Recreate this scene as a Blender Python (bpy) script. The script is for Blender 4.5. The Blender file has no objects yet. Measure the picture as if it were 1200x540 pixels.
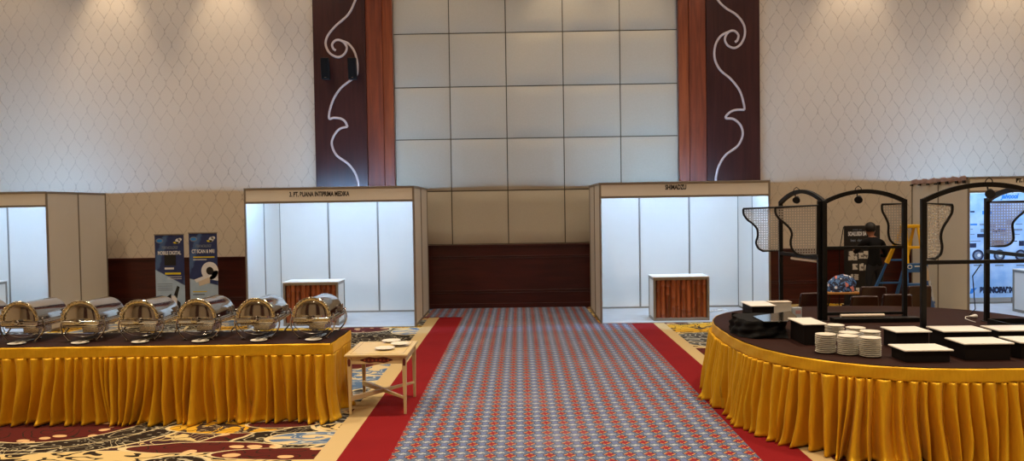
import bpy, bmesh, math, random
from mathutils import Vector, Matrix
random.seed(7)
S = bpy.context.scene
C = S.collection
PI = math.pi
# ------------------------------------------------------------------ camera
F = 930.0; CAMH = 2.1; ROLL = 0.015
yc = Vector((8.6, 28, -F)).normalized()
xc = Vector((math.cos(ROLL), math.sin(ROLL), 0)); xc.z = -(xc.x*yc.x+xc.y*yc.y)/yc.z; xc.normalize()
zc = xc.cross(yc)
RM = Matrix((xc, yc, zc))            # rows: world axes seen in camera space
cam = bpy.data.cameras.new('camera'); cam.sensor_width = 36; cam.sensor_fit = 'HORIZONTAL'; cam.lens = F/1200*36
cam.clip_end = 200
co = bpy.data.objects.new('camera', cam); C.objects.link(co)
co.matrix_world = Matrix.Translation((0, 0, CAMH)) @ RM.to_4x4()
S.camera = co
def ray(px, py): return RM @ Vector((px-600, 270-py, -F))
def atY(px, py, Y):
    d = ray(px, py); return Vector((0, 0, CAMH)) + d*(Y/d.y)
def atZ(px, py, Z=0.0):
    d = ray(px, py); return Vector((0, 0, CAMH)) + d*((Z-CAMH)/d.z)

# ------------------------------------------------------------------ shader helpers
def lin(c): return tuple(((v/255)/12.92 if v/255 <= .04045 else (((v/255)+.055)/1.055)**2.4) for v in c)
class E:
    """a float socket with arithmetic"""
    def __init__(s, nt, so): s.nt, s.so = nt, so
    def _m(s, op, *o, clamp=False):
        n = s.nt.nodes.new('ShaderNodeMath'); n.operation = op; n.use_clamp = clamp
        for i, a in enumerate((s,)+o):
            if isinstance(a, E): s.nt.links.new(a.so, n.inputs[i])
            else: n.inputs[i].default_value = a
        return E(s.nt, n.outputs[0])
    def __add__(s, o): return s._m('ADD', o)
    __radd__ = __add__
    def __sub__(s, o): return s._m('SUBTRACT', o)
    def __rsub__(s, o): return (s*-1.0)+o
    def __mul__(s, o): return s._m('MULTIPLY', o)
    __rmul__ = __mul__
    def __truediv__(s, o): return s._m('DIVIDE', o)
    def lt(s, o): return s._m('LESS_THAN', o)
    def gt(s, o): return s._m('GREATER_THAN', o)
    def abs(s): return s._m('ABSOLUTE')
    def frac(s): return s._m('FRACT')
    def floor(s): return s._m('FLOOR')
    def cos(s): return s._m('COSINE')
    def sin(s): return s._m('SINE')
    def sqrt(s): return s._m('SQRT')
    def max(s, o): return s._m('MAXIMUM', o)
    def min(s, o): return s._m('MINIMUM', o)
    def soft(s, a, b):      # 0 below a, 1 above b
        n = s.nt.nodes.new('ShaderNodeMapRange'); n.interpolation_type = 'SMOOTHSTEP'
        s.nt.links.new(s.so, n.inputs[0]); n.inputs[1].default_value = a; n.inputs[2].default_value = b
        return E(s.nt, n.outputs[0])
class Sh:
    def __init__(s, name):
        s.m = bpy.data.materials.new(name); s.m.use_nodes = True
        s.nt = s.m.node_tree; s.b = s.nt.nodes['Principled BSDF']
        s.tc = s.nt.nodes.new('ShaderNodeTexCoord')
    def geo(s):      # world-position x, y, z
        g = s.nt.nodes.new('ShaderNodeNewGeometry'); x = s.nt.nodes.new('ShaderNodeSeparateXYZ')
        s.nt.links.new(g.outputs['Position'], x.inputs[0]); return [E(s.nt, o) for o in x.outputs]
    def obj(s):
        x = s.nt.nodes.new('ShaderNodeSeparateXYZ'); s.nt.links.new(s.tc.outputs['Object'], x.inputs[0])
        return [E(s.nt, o) for o in x.outputs]
    def vec(s, x, y, z=0.0):
        n = s.nt.nodes.new('ShaderNodeCombineXYZ')
        for i, a in enumerate((x, y, z)):
            if isinstance(a, E): s.nt.links.new(a.so, n.inputs[i])
            else: n.inputs[i].default_value = a
        return n.outputs[0]
    def noise(s, v=None, scale=5, detail=3, rough=.5, dist=0, out=0):
        n = s.nt.nodes.new('ShaderNodeTexNoise'); n.inputs['Scale'].default_value = scale
        n.inputs['Detail'].default_value = detail; n.inputs['Roughness'].default_value = rough; n.inputs['Distortion'].default_value = dist
        s.nt.links.new(v if v is not None else s.tc.outputs['Object'], n.inputs['Vector'])
        return E(s.nt, n.outputs[out])
    def voro(s, v, scale=5, feature='F1', rnd=1.0):
        n = s.nt.nodes.new('ShaderNodeTexVoronoi'); n.feature = feature; n.inputs['Scale'].default_value = scale
        n.inputs['Randomness'].default_value = rnd
        s.nt.links.new(v, n.inputs['Vector']); return n
    def rgb(s, c):
        n = s.nt.nodes.new('ShaderNodeRGB'); n.outputs[0].default_value = (*lin(c), 1); return n.outputs[0]
    def mix(s, f, a, b):
        n = s.nt.nodes.new('ShaderNodeMix'); n.data_type = 'RGBA'
        if isinstance(f, E): s.nt.links.new(f.so, n.inputs[0])
        else: n.inputs[0].default_value = f
        for i, c in ((6, a), (7, b)):
            if isinstance(c, tuple): n.inputs[i].default_value = (*lin(c), 1)
            else: s.nt.links.new(c, n.inputs[i])
        return n.outputs[2]
    def color(s, so): s.nt.links.new(so, s.b.inputs['Base Color'])
    def bump(s, h, strength=.3, dist=.01):
        n = s.nt.nodes.new('ShaderNodeBump'); n.inputs['Strength'].default_value = strength; n.inputs['Distance'].default_value = dist
        s.nt.links.new(h.so, n.inputs['Height']); s.nt.links.new(n.outputs[0], s.b.inputs['Normal'])
    def set(s, **k):
        for a, v in k.items(): s.b.inputs[a.replace('_', ' ')].default_value = v
        return s
MATS = {}
def mat(name, c, rough=.5, metal=0.0, var=.08, scale=6, spec=.5, bump=0, **k):
    if name in MATS: return MATS[name]
    h = Sh(name); h.set(Roughness=rough, Metallic=metal); h.b.inputs['Specular IOR Level'].default_value = spec
    n = h.noise(scale=scale, detail=3)
    d = tuple(max(0, v*(1-var)) for v in c); e = tuple(min(255, v*(1+var)) for v in c)
    h.color(h.mix(n, d, e))
    if bump: h.bump(h.noise(scale=scale*8, detail=2), bump, .004)
    for a, v in k.items(): h.b.inputs[a.replace('_', ' ')].default_value = v
    MATS[name] = h.m; return h.m
def emit(name, c, st):
    h = Sh(name); h.b.inputs['Emission Color'].default_value = (*c, 1); h.b.inputs['Emission Strength'].default_value = st
    h.color(h.rgb((240, 245, 250))); MATS[name] = h.m; return h.m

# ------------------------------------------------------------------ mesh helpers
class MB:
    def __init__(s): s.bm = bmesh.new(); s.mi = 0
    def face(s, vs):
        try: f = s.bm.faces.new(vs)
        except ValueError: return
        f.material_index = s.mi; return f
    def v(s, p): return s.bm.verts.new(p)
    def box(s, x0, x1, y0, y1, z0, z1, mi=None):
        if mi is not None: s.mi = mi
        p = [s.v((x, y, z)) for z in (z0, z1) for y in (y0, y1) for x in (x0, x1)]
        for f in ((0, 2, 3, 1), (4, 5, 7, 6), (0, 1, 5, 4), (2, 6, 7, 3), (0, 4, 6, 2), (1, 3, 7, 5)): s.face([p[i] for i in f])
        return s
    def prism(s, pts, vec):          # polygon of 3-D points pushed along vec
        vec = Vector(vec); a = [s.v(p) for p in pts]; b = [s.v(Vector(p)+vec) for p in pts]; n = len(a)
        s.face(a); s.face(b[::-1])
        for i in range(n): s.face([a[i], b[i], b[(i+1) % n], a[(i+1) % n]])
        return s
    def flat(s, pts, mi=None):
        if mi is not None: s.mi = mi
        s.face([s.v(p) for p in pts]); return s
    def tube(s, pts, r, n=8, closed=False, cap=True, ph=0.0, up=None):
        pts = [Vector(p) for p in pts]; N = len(pts); rings = []
        prev = Vector(up) if up else None
        for i, p in enumerate(pts):
            if closed: t = pts[(i+1) % N]-pts[i-1]
            else: t = pts[min(i+1, N-1)]-pts[max(i-1, 0)]
            t.normalize()
            if prev is None: prev = Vector((0, 0, 1)) if abs(t.z) < .9 else Vector((0, 1, 0))
            a = (prev - t*prev.dot(t))
            if a.length < 1e-5: a = t.orthogonal()
            a.normalize(); b = t.cross(a); prev = a
            rr = r[i] if isinstance(r, (list, tuple)) and len(r) == N else r
            ra, rb = rr if isinstance(rr, tuple) else (rr, rr)
            rings.append([s.v(p+a*math.cos(q)*ra+b*math.sin(q)*rb) for q in (2*PI*k/n+ph for k in range(n))])
        for i in range(N if closed else N-1):
            A, B = rings[i], rings[(i+1) % N]
            for k in range(n): s.face([A[k], A[(k+1) % n], B[(k+1) % n], B[k]])
        if cap and not closed: s.face(rings[0][::-1]); s.face(rings[-1])
        return s
    def bar(s, p, q, w, h=None, up=(0, 0, 1)):    # rectangular bar
        h = h or w; return s.tube([p, q], (h*.7071, w*.7071), n=4, ph=PI/4, up=up)
    def lathe(s, prof, c=(0, 0, 0), n=24, axis='z', sx=1, sy=1):
        c = Vector(c); rings = []
        for r, z in prof:
            R = []
            for k in range(n):
                q = 2*PI*k/n; x, y = r*math.cos(q)*sx, r*math.sin(q)*sy
                R.append(s.v(c+(Vector((x, y, z)) if axis == 'z' else Vector((x, z, y)) if axis == 'y' else Vector((z, x, y)))))
            rings.append(R)
        for A, B in zip(rings, rings[1:]):
            for k in range(n): s.face([A[k], A[(k+1) % n], B[(k+1) % n], B[k]])
        s.face(rings[0][::-1]); s.face(rings[-1]); return s
    def ball(s, c, r, n=12, sx=1, sy=1, sz=1):
        m = n//2
        return s.lathe([(max(r*math.sin(PI*i/m), r*.02), -r*math.cos(PI*i/m)*sz) for i in range(m+1)], c, n, 'z', sx, sy)
    def grid(s, fn, nu, nv, closed=False):
        V = [[s.v(fn(i, j)) for j in range(nv)] for i in range(nu)]
        for i in range(nu if closed else nu-1):
            for j in range(nv-1): s.face([V[i][j], V[(i+1) % nu][j], V[(i+1) % nu][j+1], V[i][j+1]])
        return s
    def build(s, name, mats, parent=None, bevel=0, seg=2, off=None, angle=35, recalc=True, sub=0, solid=0):
        if recalc: bmesh.ops.recalc_face_normals(s.bm, faces=s.bm.faces[:])
        if off is not None: bmesh.ops.translate(s.bm, verts=s.bm.verts[:], vec=-Vector(off))
        s.bm.normal_update()
        lim = math.radians(angle)
        for e in s.bm.edges:
            if len(e.link_faces) == 2: e.smooth = e.calc_face_angle(0) < lim
        for f in s.bm.faces: f.smooth = True
        me = bpy.data.meshes.new(name); s.bm.to_mesh(me); s.bm.free()
        for m in (mats if isinstance(mats, (list, tuple)) else [mats]): me.materials.append(m)
        o = bpy.data.objects.new(name, me); C.objects.link(o)
        if solid:
            d = o.modifiers.new('solid', 'SOLIDIFY'); d.thickness = solid; d.offset = 0
        if bevel:
            b = o.modifiers.new('bevel', 'BEVEL'); b.width = bevel; b.segments = seg; b.limit_method = 'ANGLE'; b.angle_limit = math.radians(40)
            b.harden_normals = True
        if sub:
            d = o.modifiers.new('sub', 'SUBSURF'); d.levels = sub; d.render_levels = sub
        if parent: o.parent = parent
        return o
def tag(o, label, cat=None, group=None, kind=None):
    if label: o['label'] = label
    if cat: o['category'] = cat
    if group: o['group'] = group
    if kind: o['kind'] = kind
    return o
def thing(name, label, cat, loc=(0, 0, 0), group=None, rz=0):
    o = bpy.data.objects.new(name, None); C.objects.link(o); o.empty_display_size = .1
    o.location = loc; o.rotation_euler = (0, 0, rz); return tag(o, label, cat, group)
def struct(o, label=None): return tag(o, label, None, None, 'structure')
def kids(o): return [c for c in C.objects if c.parent == o]
CH = {}
def dup(root, loc, label, group=None, rz=None):
    if root.name not in CH:
        CH[root.name] = [(c, kids(c)) for c in kids(root)]
    r = root.copy(); C.objects.link(r); r.location = loc; r['label'] = label
    if rz is not None: r.rotation_euler = (0, 0, rz)
    if group: r['group'] = group
    for ch, gr in CH[root.name]:
        c = ch.copy(); C.objects.link(c); c.parent = r
        for g in gr:
            d = g.copy(); C.objects.link(d); d.parent = c
    return r
def text_mesh(txt, size, width=None, bold=0.0, shear=0.0):
    bold = bold*1.6
    cu = bpy.data.curves.new('t', 'FONT'); cu.body = txt; cu.size = size; cu.offset = bold; cu.extrude = .0015; cu.shear = shear
    cu.align_x = 'CENTER'; cu.align_y = 'CENTER'
    o = bpy.data.objects.new('t', cu); C.objects.link(o)
    dg = bpy.context.evaluated_depsgraph_get(); me = bpy.data.meshes.new_from_object(o.evaluated_get(dg))
    bpy.data.objects.remove(o); bpy.data.curves.remove(cu)
    xs = [v.co.x for v in me.vertices]
    if width and xs:
        k = width/(max(xs)-min(xs))
        for v in me.vertices: v.co.x *= k
    return me
def lettering(txt, size, width, m, parent, loc, bold=0.0, name='lettering', shear=0.0, tilt=0.0):   # faces -Y
    me = text_mesh(txt, size, width, bold, shear)
    rot = Matrix.Rotation(tilt, 4, 'X') @ Matrix(((1, 0, 0, 0), (0, 0, -1, 0), (0, 1, 0, 0), (0, 0, 0, 1)))
    me.transform(Matrix.Translation(loc) @ rot); me.materials.clear(); me.materials.append(m); me.name = name
    o = bpy.data.objects.new(name, me); C.objects.link(o); o.parent = parent; return o
ORD = ['top', 'second', 'third', 'fourth', 'fifth', 'sixth', 'seventh', 'eighth', 'ninth', 'tenth', 'eleventh', 'twelfth', 'thirteenth', 'fourteenth', 'fifteenth', 'sixteenth']

# ------------------------------------------------------------------ materials
M_chrome = mat('chrome', (194, 192, 188), .09, 1.0, .03)
M_steel = mat('brushed_steel', (190, 186, 180), .25, 1.0, .04)
M_brass = mat('gilt_trim', (204, 194, 168), .16, 1.0, .12, 60)
M_alu = mat('aluminium_profile', (150, 142, 130), .4, .55, .04)
M_lam = mat('white_laminate', (226, 221, 210), .45, 0, .015, 2)
M_lamtop = mat('white_board', (236, 232, 222), .3, 0, .02, 4)
M_black = mat('black_paint', (13, 12, 12), .45, 0, .2, spec=.3)
M_blackcloth = mat('black_cloth', (11, 11, 12), .8, 0, .25, 20, spec=.2)
M_blackbox = mat('black_riser', (18, 11, 10), .6, 0, .2, spec=.2)
M_china = mat('glazed_china', (226, 220, 204), .18, 0, .02)
M_ink = mat('black_ink', (24, 20, 18), .6)
M_cream = mat('cream_paint', (206, 184, 134), .35, 0, .05, 10)
M_lampoff = mat('unlit_tube', (214, 200, 182), .4, 0, .03)
M_maroonpaint = mat('maroon_paint', (84, 26, 22), .5, 0, .3, 40)
M_yellow = mat('yellow_fibreglass', (226, 176, 22), .45, 0, .06)
M_blue = mat('blue_fibreglass', (40, 92, 150), .45, 0, .08)
M_skin = mat('skin', (150, 100, 74), .55, 0, .05)
M_shirt = mat('black_shirt', (16, 15, 17), .85, 0, .3, 30, spec=.2)
M_hair = mat('dark_hair', (22, 16, 14), .6, 0, .3, 80)
M_leather = mat('maroon_leather', (40, 17, 15), .3, 0, .15, 12, bump=.15)
M_rubber = mat('dark_rubber', (25, 24, 24), .7)
M_white = mat('white_plastic', (228, 228, 224), .35, 0, .02)
M_speaker = mat('speaker_black', (14, 17, 17), .6, 0, .2, 30)
M_silver = mat('silver_inlay', (205, 190, 186), .45, .25, .06, 20)
M_tape = mat('pinkish_plastic_film', (170, 140, 132), .35, 0, .12, 10)
M_floorlam = mat('grey_vinyl', (176, 182, 186), .5, 0, .06, 4)
M_mirror = mat('dark_mirror', (78, 76, 70), .12, .85, .05)

def wood(name, c1, c2, rough=.35, sc=(9, 9, .6)):
    h = Sh(name); x, y, z = h.obj()
    v = h.vec(x*sc[0], y*sc[1], z*sc[2])
    n = h.noise(v, 1.3, 5, .6, .6)
    h.color(h.mix(n.soft(.3, .72), c1, c2)); h.set(Roughness=rough); h.bump(n, .05, .004); return h.m
M_mahog = wood('dark_mahogany', (52, 27, 25), (70, 37, 33), .3)
M_orange = wood('red_brown_veneer', (104, 44, 22), (140, 66, 34), .45)
M_orange2 = wood('amber_veneer', (120, 54, 26), (154, 78, 40), .42)
M_wains = wood('red_mahogany_panelling', (58, 20, 14), (78, 28, 19), .35, (.7, .7, 8))
M_wainmid = wood('deep_mahogany_panelling', (54, 18, 14), (70, 24, 18), .35, (.7, .7, 8))
M_bamboo = None
def bamboo():
    h = Sh('brown_bamboo'); x, y, z = h.obj()
    n = h.noise(h.vec(x*26, y*4, z*2.2), 1.0, 4, .6)
    k = h.noise(h.vec(x*9, 0.0, 0.0), 1.0, 0)
    c = h.mix(n.soft(.3, .7), (84, 38, 20), (154, 80, 44)); c = h.mix(k.soft(.35, .65)*.4, c, (184, 106, 64))
    h.color(c); h.set(Roughness=.35); return h.m
M_bamboo = bamboo()
def wallpaper():
    h = Sh('ogee_wallpaper'); x, y, z = h.geo()
    W, H = .278, .53
    jit = h.noise(h.vec(x, 0.0, z), 9, 2)-.5
    w = (z*(2*PI/H)).cos()*.25
    u = x/W + jit*.05
    d1 = ((u-w).frac()-.5).abs()
    d2 = ((u+w+.5).frac()-.5).abs()
    d = d1.min(d2)*W
    brk = h.noise(h.vec(x, 0.0, z), 14, 2)
    patch = h.noise(h.vec(x, 0.0, z), .45, 1)
    line = (1-d.soft(.004, .013))*brk.soft(.3, .6)*(patch.soft(.25, .6)*.8+.2)
    base = h.mix(h.noise(h.vec(x, 0.0, z), 60, 2), (206, 192, 172), (218, 204, 184))
    h.color(h.mix(line*.5, base, (140, 120, 98)))
    r = h.b.inputs['Roughness']; r.default_value = .5
    h.bump(line, .25, .004); return h.m
M_paper = wallpaper()
def padded():
    h = Sh('padded_fabric'); x, y, z = h.geo()
    n = h.noise(h.vec(x, y, z), 40, 3)
    h.color(h.mix(n, (180, 172, 152), (190, 182, 162))); h.set(Roughness=.7)
    h.bump(h.noise(h.vec(x, y, z), 5, 2), .12, .02); return h.m
M_pad = padded()
def satin(name='gold_satin'):
    h = Sh(name); x, y, z = h.geo()
    n = h.noise(h.vec(x*60, y*60, z*8), 1, 3); c = h.noise(h.vec(x, y, z), 26, 3)
    h.color(h.mix(n, (206, 154, 24), (228, 178, 38)))
    h.set(Roughness=.40, Metallic=.42); h.b.inputs['Specular IOR Level'].default_value = .6
    h.b.inputs['Specular Tint'].default_value = (1, .8, .4, 1)
    h.b.inputs['Sheen Weight'].default_value = .15; h.b.inputs['Sheen Tint'].default_value = (1, .75, .25, 1)
    h.bump(c, .18, .01); return h.m
M_satin = satin()
def cover():
    h = Sh('dark_brown_table_cloth'); x, y, z = h.geo()
    n = h.noise(h.vec(x, y, z), 7, 4)
    h.color(h.mix(n, (34, 16, 11), (48, 24, 17))); h.set(Roughness=.7); h.b.inputs['Specular IOR Level'].default_value = .12; h.bump(h.noise(h.vec(x, y, z), 120, 2), .1, .002); return h.m
M_cover = cover()
def runner():
    h = Sh('woven_medallion_carpet'); x, y, z = h.geo(); c = .1675
    q = 14.0
    fx, fy = (x/c+.15).frac(), (y/c).frac()
    ux = ((fx*q).floor()+.5)/q-.5; uy = ((fy*q).floor()+.5)/q-.5
    a, b = ux.abs(), uy.abs()
    chk = ((((fx*q).floor()+(fy*q).floor())*.5).frac()).gt(.25)
    d = a*1.25+b*.95
    e = (.5-a)*1.0+(.5-b)*1.25
    col = h.mix(chk, (48, 62, 90), (100, 116, 144))
    col = h.mix(a.gt(.34)*b.lt(.22), col, h.mix(chk, (58, 72, 124), (116, 130, 168)))
    col = h.mix(d.lt(.47), col, h.mix(chk, (50, 36, 54), (74, 70, 92)))
    col = h.mix(d.lt(.385), col, h.mix(chk, (216, 168, 84), (118, 18, 28)))
    col = h.mix(d.lt(.29), col, h.mix(chk, (138, 14, 34), (116, 10, 28)))
    col = h.mix(d.lt(.07), col, (176, 44, 52))
    col = h.mix(e.lt(.235), col, h.mix(chk, (100, 114, 124), (200, 204, 202)))
    wear = h.noise(h.vec(x, y, 0.0), 1.1, 3)
    n = h.noise(h.vec(x, y, 0.0), 300, 1)
    col = h.mix(wear.soft(.45, .8)*.2, col, (150, 140, 150))
    h.color(h.mix(n*.12, col, (140, 140, 152))); h.set(Roughness=.9); h.b.inputs['Specular IOR Level'].default_value = .15
    h.bump(n, .15, .003); return h.m
M_runner = runner()
def redcarpet():
    h = Sh('red_needle_carpet'); x, y, z = h.geo()
    n = h.noise(h.vec(x, y, 0.0), 220, 2); w = h.noise(h.vec(x, y, 0.0), 1.6, 3)
    col = h.mix(n, (112, 18, 24), (132, 26, 29)); h.color(h.mix(w.soft(.4, .8)*.3, col, (96, 14, 20)))
    h.set(Roughness=.95); h.b.inputs['Specular IOR Level'].default_value = .1; h.bump(n, .2, .003); return h.m
M_red = redcarpet()
def batik():
    h = Sh('batik_carpet'); x, y, z = h.geo()
    wob = h.noise(h.vec(x, y, 0.0), 1.4, 2)-.5; wob2 = h.noise(h.vec(x+7.3, y+3.1, 0.0), 1.4, 2)-.5
    X = x+wob*.35; Y = y+wob2*.35
    P = h.vec(X, Y, 0.0)
    CREAM, MAR, BLK, BLU, YEL, PUR = (204, 178, 120), (80, 20, 20), (28, 22, 17), (76, 104, 138), (204, 156, 40), (52, 24, 32)
    # --- pattern of each zone
    wv = h.noise(h.vec(X*.8, Y*1.4, 0.0), 4.2, 1)
    lines = ((wv*34.0).sin()).gt(.55)
    t_cream = h.mix(lines, CREAM, BLK)
    vo = h.voro(h.vec(X*.85, Y*1.2, 0.0), 4.6); dd = E(h.nt, vo.outputs['Distance'])
    t_mar = h.mix(dd.lt(.27), MAR, (210, 170, 120))
    v2 = h.voro(h.vec(X*.8, Y*1.6, 0.0), 17.0); d2 = E(h.nt, v2.outputs['Distance'])
    t_blk = h.mix(d2.lt(.22), BLK, (176, 170, 146))
    v3 = h.voro(P, 5.0, 'DISTANCE_TO_EDGE'); d3 = E(h.nt, v3.outputs['Distance'])
    net = d3.lt(.035)
    sw = h.noise(h.vec(X*.7, Y*1.6, 3.0), 3.0, 1, .5, 1.2)
    t_blu = h.mix(sw.gt(.56), h.mix(((sw*40.0).sin()).gt(.85), BLU, (170, 176, 170)), (206, 186, 140))
    t_yel = h.mix(h.noise(P, 4.5, 1, .5, 1.0).gt(.55), YEL, h.mix(d2.lt(.3), (60, 44, 34), (170, 150, 110)))
    t_pur = h.mix(h.noise(h.vec(X*.8, Y*1.7, 9.0), 5.0, 1, .5, .8).gt(.60), PUR, (206, 182, 120))
    v4 = h.voro(P, 7.5, 'DISTANCE_TO_EDGE'); n4 = E(h.nt, v4.outputs['Distance']).lt(.08)
    t_net = h.mix(n4, (40, 42, 44), (150, 152, 146))
    ctr = ((h.noise(h.vec(X, Y, 5.0), 2.6, 1)*60.0).sin()).gt(.93)
    t_pur = h.mix(ctr, t_pur, (190, 170, 120)); t_mar = h.mix(ctr*dd.gt(.4), t_mar, BLK); t_yel = h.mix(ctr, t_yel, BLK); t_blk = h.mix(ctr, t_blk, (170, 160, 130))
    pats = [t_cream, t_mar, t_blk, t_blu, t_yel, t_pur, t_net]
    # --- zone map: big random cells, then the medallions that the hall carpet has at fixed places
    vz = h.voro(P, 1.25); sep = h.nt.nodes.new('ShaderNodeSeparateColor'); h.nt.links.new(vz.outputs['Color'], sep.inputs[0])
    zone = (E(h.nt, sep.outputs[0])*6.999).floor()
    edge = E(h.nt, h.voro(P, 1.25, 'DISTANCE_TO_EDGE').outputs['Distance'])
    lineM = edge.lt(.022)
    def over(zone, lineM, cx, cy, a, b, t, ring=.03, rot=0.0):
        cs, sn = math.cos(rot), math.sin(rot)
        dx, dy = (x-cx)+wob*.1, (y-cy)+wob2*.1
        r = (((dx*cs+dy*sn)/a)._m('POWER', 2.0)+((dy*cs-dx*sn)/b)._m('POWER', 2.0)).sqrt()
        m = r.lt(1.0)
        zone = zone*(1-m)+m*float(t)
        rm = (r-1.0).abs().lt(ring)
        lineM = (lineM*(1-m)).max(rm)
        return zone, lineM
    for px, py, a, b, t, ring in OVER:
        p = atZ(px, py) if px > 0 else Vector((px, py))
        zone, lineM = over(zone, lineM, p.x, p.y, a, b, t, ring)
    col = pats[0]
    for i in range(1, len(pats)):
        col = h.mix((zone-float(i)).abs().lt(.5), col, pats[i])
    col = h.mix(lineM, col, (206, 188, 142))
    # cream border strips beside the red carpet
    bl = (x-(-1.66)).abs().lt(.105); br = (x-2.43).abs().lt(.105)
    col = h.mix(bl.max(br), col, (194, 170, 122))
    n = h.noise(h.vec(x, y, 0.0), 240, 2)
    h.color(h.mix(n*.2, col, (90, 70, 50))); h.set(Roughness=.95); h.b.inputs['Specular IOR Level'].default_value = .1
    h.bump(n, .15, .003); return h.m
# medallions of the carpet: (pixel x, y of the centre on the floor, semi-axes in m, zone, ring)
OVER = [(-4.62, 8.1, 1.95, 1.75, 5, .008), (-4.62, 8.1, 1.45, 1.42, 2, .01), (-4.62, 8.1, 1.18, 1.16, 2, .006), (-4.62, 8.1, .90, .92, 1, .012), (-3.4, 6.2, 2.6, .72, 0, .01), (235, 524, .7, .16, 1, .05), (200, 542, .3, .2, 2, .06),
        (365, 513, .42, .20, 3, .05), (270, 500, .62, .22, 4, .03), (345, 531, .75, .17, 1, .03), (330, 497, .35, .12, 1, .05), (410, 500, .3, .14, 0, .05),
        (455, 448, .7, 1.2, 3, .01), (432, 462, .3, .35, 6, .05), (445, 393, 1.1, .8, 2, .02), (480, 388, .3, .4, 3, .04), (425, 386, .5, .35, 1, .05),
        (820, 384, .8, .5, 4, .02), (835, 395, .7, .5, 6, .03), (830, 418, .75, .7, 1, .02), (855, 435, .6, .5, 0, .02), (985, 538, .6, .3, 1, .04)]
M_batik = batik()

# ------------------------------------------------------------------ room shell
BY = 16.5; RX = 13.0; RZ = 8.0; RB = -5.0
def shell(name, b, m, label): return struct(MB().box(*b).build(name, m), label)
shell('floor', (-RX, RX, RB, BY+.2, -.1, 0), M_batik, 'batik patterned hall carpet with cream border strips')
shell('wall_back', (-RX, RX, BY, BY+.2, 0, RZ), M_paper, 'beige wallpapered back wall with ogee trellis lines')
M_plain = mat('beige_paint', (214, 196, 168), .7, 0, .03)
M_rear = mat('tan_paint', (158, 142, 120), .6, 0, .1)
M_ceil = mat('ceiling_paint', (206, 192, 170), .8, 0, .02)
shell('wall_left', (-RX-.2, -RX, RB, BY+.2, 0, RZ), M_plain, 'left side wall of the hall')
shell('wall_right', (RX, RX+.2, RB, BY+.2, 0, RZ), M_plain, 'right side wall of the hall')
shell('wall_front', (-RX, RX, RB-.2, RB, 0, RZ), M_rear, 'wall of the hall behind the viewer')
shell('ceiling', (-RX, RX, RB, BY+.2, RZ, RZ+.15), M_ceil, 'plain hall ceiling')

def wainscot(name, x0, x1, top, rails, m, label, d=.06):
    w = MB(); w.box(x0, x1, BY-d, BY, 0, top)
    for z, hh in rails: w.box(x0, x1, BY-d-.012, BY-d, z-hh, z+hh)
    w.box(x0, x1, BY-d-.03, BY-d, top-.03, top); w.box(x0, x1, BY-d-.02, BY-d, 0, .1)
    return struct(w.build(name, m, bevel=.004), label)
wainscot('trim_1', -RX, -4.19, 1.15, [(.30, .006), (.26, .006)], M_wains, 'red mahogany wainscot left of the dark pilaster')
wainscot('trim_2', 4.95, RX, 1.15, [(.47, .006), (.43, .006)], M_wains, 'red mahogany wainscot right of the dark pilaster')
wainscot('trim_3', -2.55, 3.30, 1.32, [(1.08, .008), (1.04, .006), (.37, .006), (.32, .006)], M_wainmid, 'deep mahogany panelling low between the two middle booths')
# padded wall squares between the pilasters
w = MB()
xs = [-2.55, -1.40, -.233, .943, 2.117, 3.30]; zs = [1.33, 2.44, 3.515, 4.59, 5.69, 6.8, 7.95]
for i in range(5):
    for j in range(6):
        x0, x1, z0, z1 = xs[i]+.010, xs[i+1]-.010, zs[j]+.010, zs[j+1]-.010
        def fn(a, b, x0=x0, x1=x1, z0=z0, z1=z1):
            u, v = a/8, b/8; ed = min(u, 1-u, v, 1-v)
            return (x0+(x1-x0)*u, BY-.02-.035*min(1, ed*9)**.5-(.005*math.sin(PI*u)*math.sin(PI*v)), z0+(z1-z0)*v)
        w.grid(fn, 9, 9)
w.box(-2.55, 3.3, BY-.01, BY, 1.33, 7.95, 1)
struct(w.build('trim_4', [M_pad, mat('dark_seam', (84, 76, 62), .8)]), 'grid of padded beige fabric squares on the back wall')
# pilasters
def swirl(pts, off):
    P = [Vector((p[0], p[1])) for p in pts]; out = []
    for i in range(len(P)-1):
        a, b, c, d = P[max(i-1, 0)], P[i], P[i+1], P[min(i+2, len(P)-1)]
        for k in range(6):
            t = k/6; out.append(.5*((2*b)+(c-a)*t+(2*a-5*b+4*c-d)*t*t+(3*b-a-3*c+d)*t**3))
    out.append(P[-1]); return out
def pilaster(n, xd0, xd1, xo0, xo1, curves, ox, label):
    d = .2
    t = MB(); t.box(xd0, xd1, BY-d, BY, 0, 7.95)
    r = struct(t.build(f'trim_{n}', M_mahog, bevel=.006), label)
    mid = xo0+(xo1-xo0)*(.62 if xo0 < 0 else .38)
    t = MB(); t.box(xo0, mid, BY-.15 if xo0 < 0 else BY-.11, BY, 0, 7.95)
    t.build('veneer_strip', M_orange if xo0 < 0 else M_orange2, r, bevel=.006)
    t = MB(); t.box(mid, xo1, BY-.11 if xo0 < 0 else BY-.15, BY, 0, 7.95)
    t.build('veneer_strip', M_orange2 if xo0 < 0 else M_orange, r, bevel=.006)
    for i, cv in enumerate(curves):
        pts = swirl(cv, 0); W = []
        for p in pts:
            q = atY(ox+p.x/2.35, p.y/2.348, BY-d); W.append((q.x, BY-d-.004, q.z))
        t = MB(); t.tube(W, (.014, .024), n=8, up=(0, 1, 0)); t.build('swirl_inlay', M_silver, r)
cl1 = [(190, -60), (186, -20), (178, 5), (160, 40), (125, 72), (104, 98), (98, 122), (108, 145), (130, 157), (148, 150), (156, 130), (143, 113), (126, 111), (116, 122), (119, 134), (126, 139)]
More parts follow.
